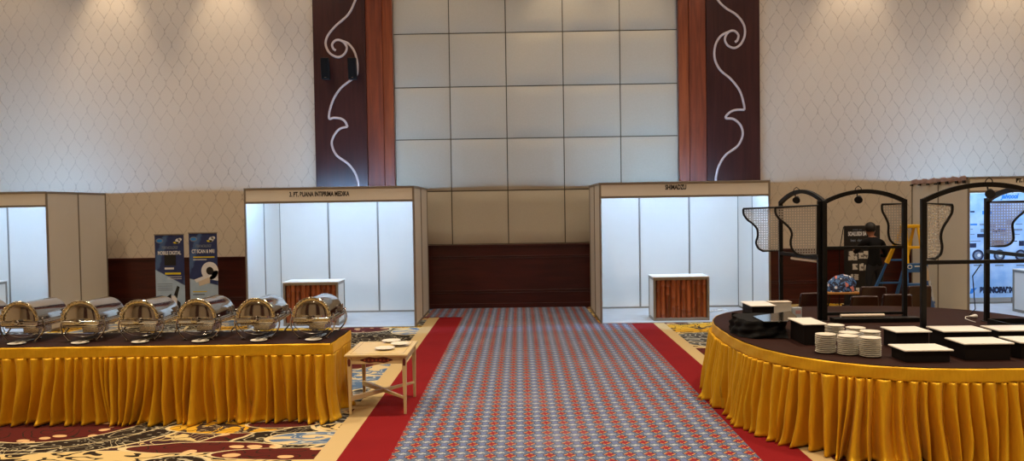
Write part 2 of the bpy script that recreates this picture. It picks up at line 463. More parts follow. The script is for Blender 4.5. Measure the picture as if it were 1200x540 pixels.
cl2 = [(140, 112), (160, 120), (176, 140), (184, 166), (186, 190), (182, 208), (165, 222), (140, 242), (120, 272), (109, 305), (108, 326), (120, 324), (138, 326), (151, 334), (158, 349)]
cl2b = [(158, 349), (136, 355), (120, 375), (115, 398), (128, 427), (158, 449), (178, 474), (187, 500), (188, 512)]
cr1 = [(122, -60), (130, -25), (145, 2), (165, 22), (196, 42), (215, 68), (218, 95), (208, 120), (190, 132), (171, 125), (163, 108), (172, 89), (188, 85), (200, 96), (198, 110), (191, 116)]
cr2 = [(176, 87), (152, 99), (137, 125), (135, 160), (150, 192), (180, 218), (204, 250), (215, 285), (217, 302)]
cr2b = [(217, 302), (190, 303), (172, 313), (166, 325), (188, 328), (207, 346), (212, 372), (198, 402), (166, 426), (147, 455), (139, 485), (138, 500)]
pilaster(5, -4.17, -3.10, -3.10, -2.56, [cl1, cl2, cl2b], 340, 'dark wood pilaster with silver swirl, behind two black speakers')
pilaster(6, 3.86, 4.94, 3.31, 3.86, [cr1, cr2, cr2b], 780, 'dark wood pilaster with silver swirl, above the right middle booth')

for n_, x_ in ((7, -8.5), (8, -3.2), (9, 2.2), (10, 7.5)):  # unseen dark panels, added to give the chrome blocky reflections
    struct(MB().box(x_-.9, x_+.9, RB, RB+.12, 0, 6.5).build('trim_%d' % n_, M_mahog, bevel=.01), 'unseen dark wood panel added behind the viewer to break up chrome reflections')
# carpets
t = MB(); t.prism([(-1.56, RB+.1, .001), (2.36, RB+.1, .001), (2.34, 14.02, .001), (1.2, 14.02, .001), (-.5, 15.1, .001), (-1.56, 15.1, .001)], (0, 0, .003))
tag(t.build('red_carpet', M_red), 'plain red carpet showing as strips either side of the patterned runner', 'carpet')
t = MB(); t.prism([(-1.12, RB+.1, .0045), (1.945, RB+.1, .0045), (1.945, 14.03, .0045), (1.40, 14.03, .0045), (1.33, 16.43, .0045), (-1.83, 16.43, .0045), (-1.83, 15.12, .0045), (-1.12, 15.12, .0045)], (0, 0, .003))
tag(t.build('carpet_runner', M_runner), 'blue and red medallion patterned carpet running up the middle aisle', 'carpet')

# ------------------------------------------------------------------ exhibition booths
M_tube = emit('fluorescent_tube', (.34, .64, 1.10), 235)
def booth_parts(root):
    for nm, (x0, x1, y0, y1) in [('back_panel', (i+.0, i+1.0, 1.985, 1.995)) for i in range(3)]+[('side_panel', (sx, sx+.01, j, j+1.0)) for sx in (.005, 2.985) for j in (0, 1)]:
        g = .018; t = MB()
        if y1-y0 < .1: t.box(x0+g, x1-g, y0, y1, .02, 2.48)
        else: t.box(x0, x1, y0+g, y1-g, .02, 2.48)
        t.build(nm, M_lam, root)
    for x, y in [(0, 0), (0, 1), (0, 2), (1, 2), (2, 2), (3, 2), (3, 1), (3, 0)]:
        t = MB(); xx = min(max(x, .01), 2.99); yy = min(y, 1.99)
        r = .02
        t.lathe([(r, 0), (r, 2.5)], (xx, yy, 0), 8); t.build('post', M_alu, root, angle=60)
    for z in (.005, 2.46):
        MB().box(0.02, 2.98, 1.975, 2.005, z, z+.04).build('rail', M_alu, root, bevel=.003)
        for sx in (-.004, 2.976): MB().box(sx, sx+.028, .02, 1.98, z, z+.04).build('rail', M_alu, root, bevel=.003)
    f = MB().box(.02, 2.98, -.006, .006, 2.255, 2.46).build('fascia_board', M_lam, root)
    for z0, z1 in ((2.46, 2.5), (2.22, 2.258)): MB().box(.02, 2.98, -.018, .018, z0, z1).build('fascia_rail', M_alu, root, bevel=.003)
    MB().box(.03, 2.97, 0.0, 1.97, .001, .012).build('floor_sheet', M_floorlam, root)
    for cx in (.85, 2.15):
        L = MB().box(cx-.62, cx+.62, .03, .075, 2.450, 2.480).build('lamp_holder', M_white, root)
        MB().lathe([(.014, -.58), (.014, .58)], (cx, .105, 2.474), 8, 'x').build('lamp_tube', M_tube, L)
bg = 'white shell scheme booths along the back wall'
b0 = thing('exhibition_booth', 'lit white booth left of the bamboo swing door', 'booth', (-11.37, 14.0, 0), bg); booth_parts(b0)
b0['label'] = 'lit white booth cut by the left edge, behind the chafing dishes'
b2 = dup(b0, (-4.86, 14.0, 0), 'lit white booth with long company name, left of the patterned aisle')
b3 = dup(b0, (1.42, 14.05, 0), 'lit white booth with short one-word sign, right of the patterned aisle')
b4 = dup(b0, (7.87, 14.0, 0), 'booth with a printed blue-white backdrop behind the arched black frames')
p = atY(374, 227.5, 13.99); lettering('3. PT. BUANA INTIPRIMA MEDIKA', .115, 1.06, M_ink, b2, (p.x+4.86, -.0075, p.z), .0025)
p = atY(792, 219.5, 14.04); lettering('SHIMADZU', .115, .37, M_ink, b3, (p.x-1.42, -.0075, p.z), .003)
p = atY(1211, 211, 13.99); lettering('PT. BERNOFARM', .1, .60, M_ink, b4, (p.x-7.87, -.0075, p.z), .005)
# film and clips along the side top of the right-hand booth
t = MB()
def film(i, j):
    y = .03+1.94*i/40; return (-.018-.010*math.sin(i*1.3)*j/4, y, 2.515-.10*j/4+.012*math.sin(i*.9)+.006*math.sin(i*2.3))
t.grid(film, 41, 5); t.build('plastic_film', M_tape, b4, solid=.004)
t = MB()
for y in (.06, .3, .62, .9, 1.02, 1.3, 1.62, 1.93): t.box(-.045, -.02, y-.03, y+.05, 2.39, 2.42+.02*(y < 1))
t.build('clip', M_black, b4)

# printed backdrop in the right booth
M_print = None
def backdrop():
    h = Sh('printed_backdrop'); x, y, z = h.geo()
    n = h.noise(h.vec(x*2.2, 0.0, z*2.2), 1.5, 4)
    c = h.mix(n.soft(.35, .7), (150, 186, 226), (196, 216, 238))
    tree = h.noise(h.vec(x*4, 0.0, z*4), 2.0, 5)
    m = tree.soft(.48, .62)*z.soft(1.75, 2.1)*(1-x.soft(8.3, 8.9))
    h.color(h.mix(m*.7, c, (96, 128, 150))); h.set(Roughness=.5); return h.m
M_print = backdrop()
M_navy = mat('navy_ink', (22, 32, 64), .5); M_cyan = mat('blue_ink', (40, 130, 214), .5); M_grey = mat('grey_ink', (120, 132, 150), .5, 0, .2, 30)
bd = thing('printed_backdrop', 'blue-white printed backdrop with small logos inside the rightmost booth', 'banner', (9.37, 15.9, .06))
MB().box(-1.46, 1.46, .0, .012, .08, 2.16).build('printed_sheet', M_print, bd)
def pt(px, py, Y=15.9): q = atY(px, py, Y); return (q.x-9.37, q.z-.06)
t = MB()
def rect(px0, py0, px1, py1, mi, y=-.002):
    a = pt(px0, py0); b = pt(px1, py1); t.flat([(a[0], y, b[1]), (b[0], y, b[1]), (b[0], y, a[1]), (a[0], y, a[1])], mi)
random.seed(4)
for yy in (247, 262, 268, 274, 282):
    x = 1137
    while x < 1222:
        wd = random.choice((3, 5, 8, 12)); hh = random.choice((1, 1, 2, 4))
        rect(x, yy, x+wd, yy+hh, random.choice((0, 1, 2, 2, 2))); x += wd+random.choice((3, 6, 9))
rect(1136, 285, 1144, 290, 0); rect(1194, 282, 1200, 288, 0); rect(1162, 281, 1177, 287, 2); rect(1180, 258, 1186, 263, 2)
for cx in (1146, 1171, 1196, 1221):
    a = pt(cx, 299)
    for rr, mi, yy in ((.115, 0, -.002), (.075, 2, -.003), (.035, 3, -.004)):
        t.flat([(a[0]+rr*math.cos(2*PI*k/20)+(0 if mi != 3 else .02), yy, a[1]+rr*math.sin(2*PI*k/20)) for k in range(20)], mi)
    rect(cx-5, 310, cx+5, 311.5, 2)
a = pt(1138, 340.5)
t.flat([(a[0]-.03, -.002, a[1]-.06), (a[0]+.02, -.002, a[1]-.06), (a[0]+.12, -.002, a[1]+.06), (a[0]+.0, -.002, a[1]+.04)], 1)
t.build('printed_logo', [M_navy, M_cyan, M_grey, M_white], bd, recalc=False)
q = pt(1167, 340); lettering('BERNOFARM', .15, .68, M_navy, bd, (q[0]+.02, -.003, q[1]), .009)
q = pt(1183, 230); lettering('Jalvoool', .13, .36, M_cyan, bd, (q[0], -.003, q[1]), .004, shear=.3)
q = pt(1170, 270); lettering('Espilion', .08, .25, M_navy, bd, (q[0], -.003, q[1]), .002)

# counters with bamboo fronts (origin front-left floor corner; 1.0 x 0.55 x 0.79)
def counter_parts(r, W=1.0, D=.55, H=.79):
    t = MB()
    for x in (.02, W-.02):
        for y in (.02, D-.02): t.box(x-.02, x+.02, y-.02, y+.02, 0, H-.015)
    for z0, z1 in ((.0, .05), (H-.06, H-.015)):
        t.box(.04, W-.04, 0.0, .036, z0, z1); t.box(.04, W-.04, D-.036, D, z0, z1)
        for x in (0.0, W-.036): t.box(x, x+.036, .04, D-.04, z0, z1)
    t.build('frame', M_alu, r, bevel=.003)
    MB().box(-.005, W+.005, -.005, D+.005, H-.014, H+.002).build('counter_top', M_lamtop, r, bevel=.003)
    for x in (.012, W-.02): MB().box(x, x+.008, .04, D-.04, .05, H-.06).build('side_panel', M_lam, r)
    MB().box(.04, W-.04, D-.02, D-.012, .05, H-.06).build('back_panel', M_lam, r)
    t = MB(); n = 10; rnd = random.Random(5); t.box(.04, W-.04, .05, .058, .05, H-.06)
    for i in range(n):
        x = .04+(W-.08)*(i+.5)/n; rr = (W-.08)/n*.5*rnd.uniform(.8, .95); nodes = sorted(rnd.uniform(.1, H-.12) for _ in range(2)); prof = [(rr, .051)]
        for z in nodes: prof += [(rr, z-.012), (rr*1.1, z-.006), (rr*.86, z), (rr*1.1, z+.006), (rr, z+.012)]
        prof += [(rr, H-.061)]; prof = sorted(prof, key=lambda q: q[1])
        t.lathe(prof, (x+rnd.uniform(-.004, .004), .05, 0), 10, 'z', 1, .9)
    t.build('bamboo_front', M_bamboo, r)
cg = 'bamboo fronted counters in the booths'
c2 = thing('display_counter', 'white-topped counter with bamboo front inside the booth left of the aisle', 'counter', (-4.28, 14.2, .0135), cg); counter_parts(c2)
dup(c2, (2.38, 14.2, .0135), 'white-topped counter with bamboo front inside the booth right of the aisle')
q = atZ(1186, 365); dup(c2, (q.x, 14.3, .0135), 'bamboo fronted counter before the printed backdrop at right edge')
q = atY(-13, 350, 14.9); dup(c2, (q.x-1.0, 14.9, .0135), 'bamboo fronted counter just showing at the left edge')

# power strips on the booth floors
def strip(loc, label, rz):
    r = thing('power_strip', label, 'power strip', loc, 'white power strips on booth floors', rz)
    MB().box(-.16, .16, -.03, .03, 0, .035).build('housing', M_white, r, bevel=.006)
    for x in (-.1, -.03, .04): MB().lathe([(.02, 0), (.02, .002)], (x, 0, .0352), 12).build('socket', M_grey, r)
    t = MB(); t.tube([(.16, 0, .012), (.22, .02, .012), (.27, -.03, .008), (.33, .02, .008), (.3, .1, .008)], .006, 6); t.build('cable', M_white, r)
q = atZ(466, 364.3); strip((q.x, q.y, .0135), 'white power strip on the floor of the booth left of aisle', .1)
q = atZ(838, 366); strip((q.x, q.y, .0135), 'white power strip behind the counter, booth right of aisle', .5)

# wall speakers
for px, lab in ((382, 'black wall speaker on left pilaster, nearer the wallpaper'), (413.5, 'black wall speaker on left pilaster, nearer the padded wall')):
    q = atY(px, 82, BY-.33)
    r = thing('wall_speaker', lab, 'speaker', (q.x, BY-.2, q.z-.2), 'wall speakers'); 
    t = MB(); a = .12
    pts = [(-.085, 0), (.085, 0), (.085, .43), (-.085, .43)]
    t.prism([(x, -.10-(.06*z/.43), z) for x, z in pts], (0, -.10, 0)); t.build('cabinet', M_speaker, r, bevel=.012)
    t = MB(); t.prism([(x*.88, -.202-(.06*z/.43), .02+z*.92) for x, z in pts], (0, -.006, 0)); t.build('grille', M_blackcloth, r, bevel=.003)
    MB().box(-.03, .03, -.12, -.0, .16, .26).build('bracket', M_black, r, bevel=.004)
    MB().box(-.02, .02, -.2115, -.209, .035, .045).build('badge', M_steel, r)

# roll-up banners
M_bnavy = None
def banner_mat(name, c1, c2, dz, slope):
    h = Sh(name); x, y, z = h.obj()
    n = h.noise(h.vec(x*3, 0.0, z*2), 2.5, 3)
    streak = (((x*1.0-z*.35)*9.0)+n*2.0).sin().soft(.75, 1)
    c = h.mix(n, (26, 38, 82), (46, 62, 116)); c = h.mix(streak*.45, c, (96, 136, 190))
    low = 1-(z-(dz-x*slope)).soft(-.012, .012)
    c = h.mix(low, c, h.mix(n, (146, 174, 208), (184, 206, 226)))
    h.color(c); h.set(Roughness=.45); return h.m
M_text = mat('white_print', (226, 226, 230), .5); M_ytext = mat('yellow_print', (216, 196, 40), .5)
M_dk = mat('dark_print', (24, 24, 28), .5)
def rollup(px0, px1, pytop, Y, label, which):
    a = atY(px0, pytop, Y); b = atY(px1, pytop, Y); W = b.x-a.x; cx = (a.x+b.x)/2; H = a.z
    r = thing('rollup_banner', label, 'banner', (cx, Y, 0), 'roll-up banners against the wainscot')
    m = banner_mat('banner_print_%d' % which, 0, 0, H-.86 if which == 0 else H-.98, .55 if which == 0 else .25)
    MB().box(-W/2, W/2, -.003, .003, .06, H-.01).build('printed_sheet', m, r)
    MB().box(-W/2-.01, W/2+.01, -.012, .012, H-.02, H+.005).build('top_rail', M_alu, r, bevel=.003)
    MB().box(-W/2-.02, W/2+.02, -.07, .07, 0, .07).build('base_cassette', M_alu, r, bevel=.01)
    MB().lathe([(.012, .05), (.012, H-.02)], (0, .03, 0), 8).build('support_pole', M_alu, r)
    s = W/.56
    def X(u): return (u-.5)*W
    t = MB(); y = -.0045
    def R(u0, v0, u1, v1, mi): t.flat([(X(u0), y, H-v1), (X(u1), y, H-v1), (X(u1), y, H-v0), (X(u0), y, H-v0)], mi)
    def ell(u, v, rx, rz, mi, yy=y): t.flat([(X(u)+rx*math.cos(2*PI*k/18), yy, H-v+rz*math.sin(2*PI*k/18)) for k in range(18)], mi)
    ell(.17, .13, .075, .05, 2); ell(.17, .13, .055, .03, 3, y-.001); ell(.8, .14, .05, .05, 0); ell(.87, .11, .04, .03, 0); ell(.74, .17, .06, .02, 1)
    if which == 0:
        R(.32, .40, .72, .62, 4); R(.32, .66, .64, .70, 0); R(.33, .76, .88, .80, 1); R(.40, .84, .9, .85, 0); R(.40, .88, .9, .89, 0)
        for v in (.98, 1.02, 1.06, 1.1): R(.06, v, .58, v+.012, 2)
        # mobile X-ray unit: base, column, arm and tube head
        Yb = y-.0005
        def poly(pts, mi): t.flat([(X(u), Yb, H-v) for u, v in pts], mi)
        poly([(.34, 1.55), (.85, 1.55), (.85, 1.68), (.34, 1.68)], 4); poly([(.52, 1.22), (.72, 1.22), (.70, 1.62), (.55, 1.62)], 0)
        poly([(.62, 1.2), (.74, 1.02), (.82, 1.05), (.72, 1.28)], 4); poly([(.72, 1.3), (.84, 1.36), (.84, 1.6), (.7, 1.56)], 4)
        poly([(.36, 1.24), (.52, 1.18), (.54, 1.34), (.40, 1.38)], 4); poly([(.42, 1.36), (.54, 1.34), (.56, 1.58), (.44, 1.58)], 4); 
    else:
        R(.14, .475, .9, .50, 1); R(.14, .53, .62, .545, 0)
        R(.1, 1.16, .6, 1.18, 1); R(.1, 1.22, .52, 1.235, 4)
        for u, v, k in ((.72, .76, 1), (.70, 1.44, 1)):
            yy = y-.0005; q = .17*s
            t.flat([(X(u)+q*1.0*math.cos(2*PI*i/22), yy, H-v+q*1.05*math.sin(2*PI*i/22)) for i in range(22)], 0)
            t.flat([(X(u), yy, H-v-.17), (X(u)+q*.95, yy, H-v-.2), (X(u)+q*.95, yy, H-v), (X(u), yy, H-v)], 0)
            t.flat([(X(u)+q*.42*math.cos(2*PI*i/18), yy-.001, H-v+q*.46*math.sin(2*PI*i/18)) for i in range(18)], 4 if v < 1 else 5)
            t.flat([(X(.16), yy-.001, H-v-.17), (X(u)+.02, yy-.001, H-v-.05), (X(u)+.04, yy-.001, H-v-.1), (X(.24), yy-.001, H-v-.23)], 0)
            t.flat([(X(.3), yy-.0008, H-v-.2), (X(u), yy-.0008, H-v-.09), (X(u), yy-.0008, H-v-.24), (X(.34), yy-.0008, H-v-.30)], 5)
    t.build('printed_graphic', [M_text, M_ytext, M_grey, M_cyan, M_dk, M_lampoff], r, recalc=False)
    lettering('HITACHI' if False else 'TEKNOLOGI', .075, W*.56, M_grey, r, (0, -.006, H-.27), .001, 'printed_title', shear=.3)
    lettering('MOBILE DIGITAL' if which == 0 else 'CT SCAN & MRI', .10, W*.80, M_text, r, (.0, -.006, H-.375), .0016, 'printed_title')
    return r
rollup(181, 215, 274.5, 15.6, 'navy roll-up banner with a black and white mobile X-ray unit', 0)
rollup(221, 254, 272.5, 15.6, 'navy roll-up banner with two white ring-shaped scanners', 1)

# ------------------------------------------------------------------ skirted tables
def path_sample(pts, step, closed=False):
    P = [Vector((p[0], p[1])) for p in pts]
    if closed: P.append(P[0])
    L = [0]
    for a, b in zip(P, P[1:]): L.append(L[-1]+(b-a).length)
    n = int(L[-1]/step); out = []; k = 0
    for i in range(n+(0 if closed else 1)):
        s = L[-1]*i/n
        while k < len(P)-2 and L[k+1] < s: k += 1
        a, b = P[k], P[k+1]; f = (s-L[k])/max(1e-9, L[k+1]-L[k]); out.append((a+(b-a)*f, s))
    res = []; N = len(out)
    for i in range(N):
        a = out[i-1][0] if (closed or i) else out[0][0]; b = out[(i+1) % N][0] if (closed or i < N-1) else out[-1][0]
        t = (b-a).normalized(); res.append((out[i][0], out[i][1], Vector((t.y, -t.x))))
    return res, L[-1]
def skirt_meshes(parent, pts, top, seed, closed=False, flare=.055, band=.115, side=1, end=None):
    rnd = random.Random(seed)
    smp, L = path_sample(pts, .0085, closed)
    # pleat phase: jittered pitch
    knots = [0.0]
    while knots[-1] < L: knots.append(knots[-1]+rnd.choice((.06, .075, .085, .1, .12, .15)))
    sc = L/knots[-1]; knots = [k*sc for k in knots]; amp = [rnd.uniform(.45, 1.3) for _ in knots]; lean = [rnd.uniform(-.07, .07) for _ in knots]
    big = [(rnd.uniform(0, 6.28), rnd.uniform(.55, 1.2)) for _ in range(4)]
    ph2 = rnd.uniform(0, 6)
    hem = [rnd.uniform(-.012, .012) for _ in knots]
    NV = 30; z1 = top-band
    def fold(s, t):
        s2 = s
        k = 0
        lo, hi = 0, len(knots)-2
        while lo < hi:
            m = (lo+hi+1)//2
            if knots[m] <= s2: lo = m
            else: hi = m-1
        k = lo; u = (s2-knots[k])/(knots[k+1]-knots[k])
        a = amp[k]*(1-u)+amp[(k+1) % len(amp)]*u; l = lean[k]*(1-u)+lean[(k+1) % len(amp)]*u
        sh = (.5-.5*math.cos(2*PI*u))
        w = sh**(.38+.75*min(1, t*1.6))       # narrow creases at the band opening out below
        w = w
        return a, l, w, hem[k]*(1-u)+hem[(k+1) % len(hem)]*u
    t = MB()
    def fn(i, j):
        p, s, nrm = smp[i]; v = j/(NV-1)
        tv = Vector((-nrm.y, nrm.x))
        a, l, w, hm = fold(s, v)
        depth = (.07+.11*min(1, v*1.6))*(end(s) if end else 1)
        bigw = sum(math.sin(s*f*9+ph) for ph, f in big)/4
        out = depth*(a*w-.55)+.02+flare*(end(s) if end else 1)*v**1.4+.05*bigw*v+.012*math.sin(s*31+7*v+bigw*3)*v+.022*math.sin(s*17+2.2*v+ph2)*v*v
        if v > .93: out += .02*(v-.93)/.07*(1+bigw)
        out = max(out, -.11)
        lat = l*v*v+.02*math.sin(s*5+v*3)*v
        z = z1*(1-v)+(.006+max(0, hm*1.6))*v
        q = p+nrm*out*side+tv*lat
        return (q.x, q.y, z+.002)
    t.grid(fn, len(smp), NV, closed)
    sk = t.build('skirt', M_satin, parent, off=parent.location, angle=180, solid=.003)
    t = MB()
    def fb(i, j):
        p, s, nrm = smp[i]; v = j/6
        out = .012+.004*math.sin(s*3.1)+.003*math.sin(s*17+v*4)+.008*v
        q = p+nrm*out*side; return (q.x, q.y, top-.006-(band-.003)*v+.003*math.sin(s*7)*v)
    t.grid(fb, len(smp), 7, closed)
    t.build('header_band', M_satin, sk, off=parent.location, angle=180, solid=.003)
    return sk
TZ = .78
bt = thing('buffet_table', 'long buffet table with gold pleated skirt under the chafing dishes', 'table', (-4.2, 8.2, 0))
TY0, TY1, TX1 = 7.82, 8.66, -1.89
MB().box(-6.9, TX1, TY0, TY1, TZ-.03, TZ).build('table_cover', M_cover, bt, bevel=.008, off=bt.location)
pts = [(-6.9, TY1), (-6.9, TY0), (TX1-.02, TY0), (TX1, TY0+.02), (TX1, TY1)]
skirt_meshes(bt, pts, TZ, 11, flare=.03, end=lambda s: 1-.88*min(1, max(0, (s-5.76)/.08)))

rt = thing('oval_buffet_table', 'big oval buffet table with gold pleated skirt and dark brown top', 'table', (3.9, 8.15, 0))
def sup(a, b, n, N=160, sgn=1):
    o = []
    for k in range(N):
        q = 2*PI*k/N; c, s = math.cos(q), math.sin(q)
        o.append((3.9+a*abs(c)**(2/n)*(1 if c >= 0 else -1), 8.15+b*abs(s)**(2/n)*(1 if s >= 0 else -1)))
    return o
oval = sup(1.79, 1.92, 2.7)
MB().prism([(x, y, TZ-.03) for x, y in oval], (0, 0, .03)).build('table_cover', M_cover, rt, bevel=.006, off=rt.location)
skirt_meshes(rt, sup(1.79, 1.92, 2.7), TZ, 5, closed=True, flare=.05)

# ------------------------------------------------------------------ roll-top chafing dishes
def chafer_parts(r):
    # pan with rounded shoulders
    t = MB(); t.box(-.195, .195, -.30, .30, .165, .225); t.build('food_pan', M_chrome, r, bevel=.018, seg=3)
    MB().box(-.165, .165, -.27, .27, .145, .166).build('water_pan', M_chrome, r, bevel=.008, seg=2)
    # half-cylinder lid
    R = .182; t = MB(); N = 24
    ring = lambda y, rr: [(rr*math.cos(PI*k/N), y, .226+rr*math.sin(PI*k/N)) for k in range(N+1)]
    secs = [(-.300, R*.02), (-.2985, R*.25), (-.294, R*.5), (-.2875, R*.7), (-.279, R*.88), (-.272, R*.95), (-.272, R*.97), (-.27, R), (.26, R), (.285, R*.97), (.295, R*.9)]
    V = [[t.v(p) for p in ring(y, rr)] for y, rr in secs]
    for A, B in zip(V, V[1:]):
        for k in range(N): t.face([A[k], A[k+1], B[k+1], B[k]])
    t.face(V[-1][::-1]); t.face([q[0] for q in V]+[q[-1] for q in V[::-1]])
    lid = t.build('roll_lid', M_chrome, r)
    t = MB(); t.tube([(.184*math.cos(PI*k/30), -.282, .228+.184*math.sin(PI*k/30)) for k in range(31)], (.010, .018), n=8, up=(0, 1, 0))
    for k in range(15):
        q = PI*(k+.5)/15; t.ball((.19*math.cos(q), -.292, .228+.19*math.sin(q)), .0145, 8, 1, .8, 1)
    t.build('rim_trim', M_brass, lid)
    t = MB(); t.lathe([(.014, 0), (.012, -.03), (.028, -.037), (.034, -.048), (.028, -.060), (.008, -.066)], (0, -.30, .215), 16, 'y', 1.25, .85); t.build('handle', M_chrome, r)
    MB().box(-.085, .085, -.10, .12, .065, .144).build('fuel_holder', M_steel, r, bevel=.008)
    for s in (-1, 1): t = MB(); t.tube([(s*.205, -.25, .20), (s*.205, .25, .20)], .009, 8); t.build('side_rail', M_steel, r)
    for sx in (-1, 1):
        for sy in (-1, 1):
            pts = []
            for k in range(9):
                u = k/8; a = u*PI*.55
                pts.append((sx*(.212+.03*math.sin(u*PI)-.07*u**2), sy*(.235+.02*u), .235*(1-u)+.0125*u))
            t = MB(); t.tube(pts, .0085, 8); t.ball((sx*.212, sy*.235, .243), .016, 10)
            t.lathe([(.02, .002), (.02, .008), (.009, .014)], (pts[-1][0], pts[-1][1], 0), 12)
            t.build('leg', M_chrome, r)
    t = MB()      # front cradle hoop between the two front legs
    t.tube([(-.20*math.cos(PI*k/16), -.245, .165-.115*math.sin(PI*k/16)) for k in range(17)], .004, 6); t.build('hoop', M_chrome, r)
    for s in (-1, 1): MB().box(s*.185-.012, s*.185+.012, .20, .24, .226, .30).build('hinge', M_steel, r, bevel=.004)
cgp = 'roll-top chafing dishes on the gold table'
names = ['second roll-top chafing dish from the right end of the gold table', 'third roll-top chafing dish from the right end of the gold table',
         'fourth roll-top chafing dish from the right end of the gold table', 'fifth roll-top chafing dish from the right end of the gold table',
         'sixth roll-top chafing dish from the right end, last one fully in frame', 'roll-top chafing dish cut off by the left edge of the picture']
CF = 8.06
def cpos(px): return Vector((atY(px, 376, CF).x, CF+.285, TZ))
ch = thing('chafing_dish', 'roll-top chafing dish at the right end of the gold table', 'chafing dish', cpos(366), cgp, -.03); chafer_parts(ch)
cx = [299, 231, 162, 94, 23, -50]
for px, n in zip(cx, names): dup(ch, cpos(px), n, cgp, random.uniform(-.03, .03))
# saucers and serving tongs in front of them
def saucer_mesh(R, h):
    return [(R*.45, 0), (R*.5, 0), (R*.62, h*.35), (R, h), (R*1.0, h*1.12), (R*.93, h*1.02), (R*.6, h*.48), (R*.02, h*.42)]
sg = 'saucers in front of the chafing dishes'; tg = 'serving tongs by the chafing dishes'
sau = None; order = ['at the right end', 'second from the right', 'third from the right', 'fourth from the right', 'fifth from the right', 'at the left end']
for i, px in enumerate([366, 299, 231, 162, 94, 23]):
    q = atZ(px-3 if i else 361, 402.5+ (i == 0)*-.5, TZ+.01); q = Vector((q.x, 7.955, TZ))
    lab = 'small white saucer under serving tongs, %s of the row of saucers' % order[i]
    if sau is None:
        sau = tag(MB().lathe(saucer_mesh(.083, .016), (0, 0, 0), 28).build('saucer', M_china), lab, 'saucer', sg); sau.location = q
    else:
        c = sau.copy(); C.objects.link(c); c.location = q; c['label'] = lab
    lab = 'steel serving tongs resting on white saucer, %s of the row of tongs' % order[i]
    if i == 0:
        tn = thing('serving_tongs', lab, 'tongs', q+Vector((0, 0, .0)), tg, -.10)
        for s in (-1, 1):
            t = MB(); P = [(s*.038, .035, .027), (s*.036, .06, .026), (s*.033, .09, .0245), (s*.024, .2, .017), (s*.008, .33, .013)]
            t.tube(P, [(.003, .017), (.003, .02), (.003, .013), (.003, .012), (.003, .011)], n=8, up=(0, 0, 1)); t.build('arm', M_steel, tn)
        t = MB(); t.lathe([(.016, -.006), (.018, 0), (.016, .006)], (0, .338, .012), 12); t.build('spring_end', M_steel, tn)
    else: dup(tn, q, lab, tg, -.10+random.uniform(-.05, .05))

# ------------------------------------------------------------------ small cream side table with plates
st = thing('side_table', 'small cream painted side table with crossed stretchers beside the gold skirt', 'table', (-1.48, 8.40, .0045))
X0, X1, Y0, Y1, SZ = -1.80, -1.155, 7.985, 8.80, .618
def loc(b): return tuple(v-o for v, o in zip(b, (-1.48, -1.48, 8.40, 8.40, 0, 0)))
MB().box(*loc((X0, X1, Y0, Y1, SZ-.022, SZ))).build('table_top', M_cream, st, bevel=.006)
t = MB()
for b in ((X0+.05, X1-.05, Y0+.05, Y0+.053), (X0+.05, X1-.05, Y1-.053, Y1-.05), (X0+.05, X0+.053, Y0+.05, Y1-.05), (X1-.053, X1-.05, Y0+.05, Y1-.05)):
    t.box(*loc((*b, SZ, SZ+.001)))
t.build('inlay_line', M_maroonpaint, st)
LX = (X0+.045, X1-.04); LY = (Y0+.045, Y1-.045)
for x in LX:
    for y in LY:
        t = MB(); x_, y_ = x+1.48, y-8.40
        t.tube([(x_, y_, SZ-.022), (x_, y_, SZ-.14), (x_, y_, .0)], [.030, .030, .018], n=4, ph=PI/4, up=(1, 0, 0)); lg = t.build('leg', M_cream, st, bevel=.004)
        if y == LY[0]:
            t = MB(); t.lathe([(.012, 0), (.016, .03), (.016, .06), (.006, .075)], (x_, y_-.0215, SZ-.12), 10, 'z', 1, .25); t.build('painted_motif', M_maroonpaint, lg)
t = MB(); z0, z1 = SZ-.10, SZ-.022
for y in LY: t.box(*loc((LX[0]+.02, LX[1]-.02, y-.010, y+.010, z0, z1)))
for x in LX: t.box(*loc((x-.010, x+.010, LY[0]+.02, LY[1]-.02, z0, z1)))
ap = t.build('apron', M_cream, st, bevel=.003)
t = MB(); xm = (X0+X1)/2+1.48
t.prism([(xm+.165*math.cos(2*PI*k/28)*(1 if abs(math.cos(2*PI*k/28)) < .9 else 1), LY[0]-8.40-.0105, SZ-.06+.027*math.sin(2*PI*k/28)*(1+.25*math.cos(6*2*PI*k/28))) for k in range(28)], (0, -.003, 0))
pm = t.build('painted_ornament', M_maroonpaint, ap)
M_orn = mat('ornament_colours', (150, 70, 40), .5, 0, .3, 60); t = MB()
for k in range(7):
    t.lathe([(.011, 0), (.008, -.003)], (xm+(-.12+.04*k), LY[0]-8.40-.0135, SZ-.06), 10, 'y')
t.build('painted_rosette', M_orn, ap)
for a, b in (((LX[0], LY[0]), (LX[1], LY[1])), ((LX[0], LY[1]), (LX[1], LY[0]))):
    t = MB(); t.bar((a[0]+1.48, a[1]-8.40, .165), (b[0]+1.48, b[1]-8.40, .165), .022, .05); t.build('stretcher', M_cream, st, bevel=.003)
pl = None
for px, py, lab in ((451, 408.5, 'white plate nearest the front edge of the cream side table'), (469, 404.5, 'white plate at the right of three on the cream side table'), (458.5, 399.8, 'white plate at the back of three on the cream side table')):
    q = atZ(px, py, SZ+.012); z = SZ+.006+(.012 if 'right' in lab else 0)
    if pl is None:
        pl = tag(MB().lathe(saucer_mesh(.104, .018), (0, 0, 0), 32).build('plate', M_china), lab, 'plate', 'plates on the side table'); pl.location = (q.x, q.y, z)
    else:
        c = pl.copy(); C.objects.link(c); c.location = (q.x, q.y, z); c['label'] = lab

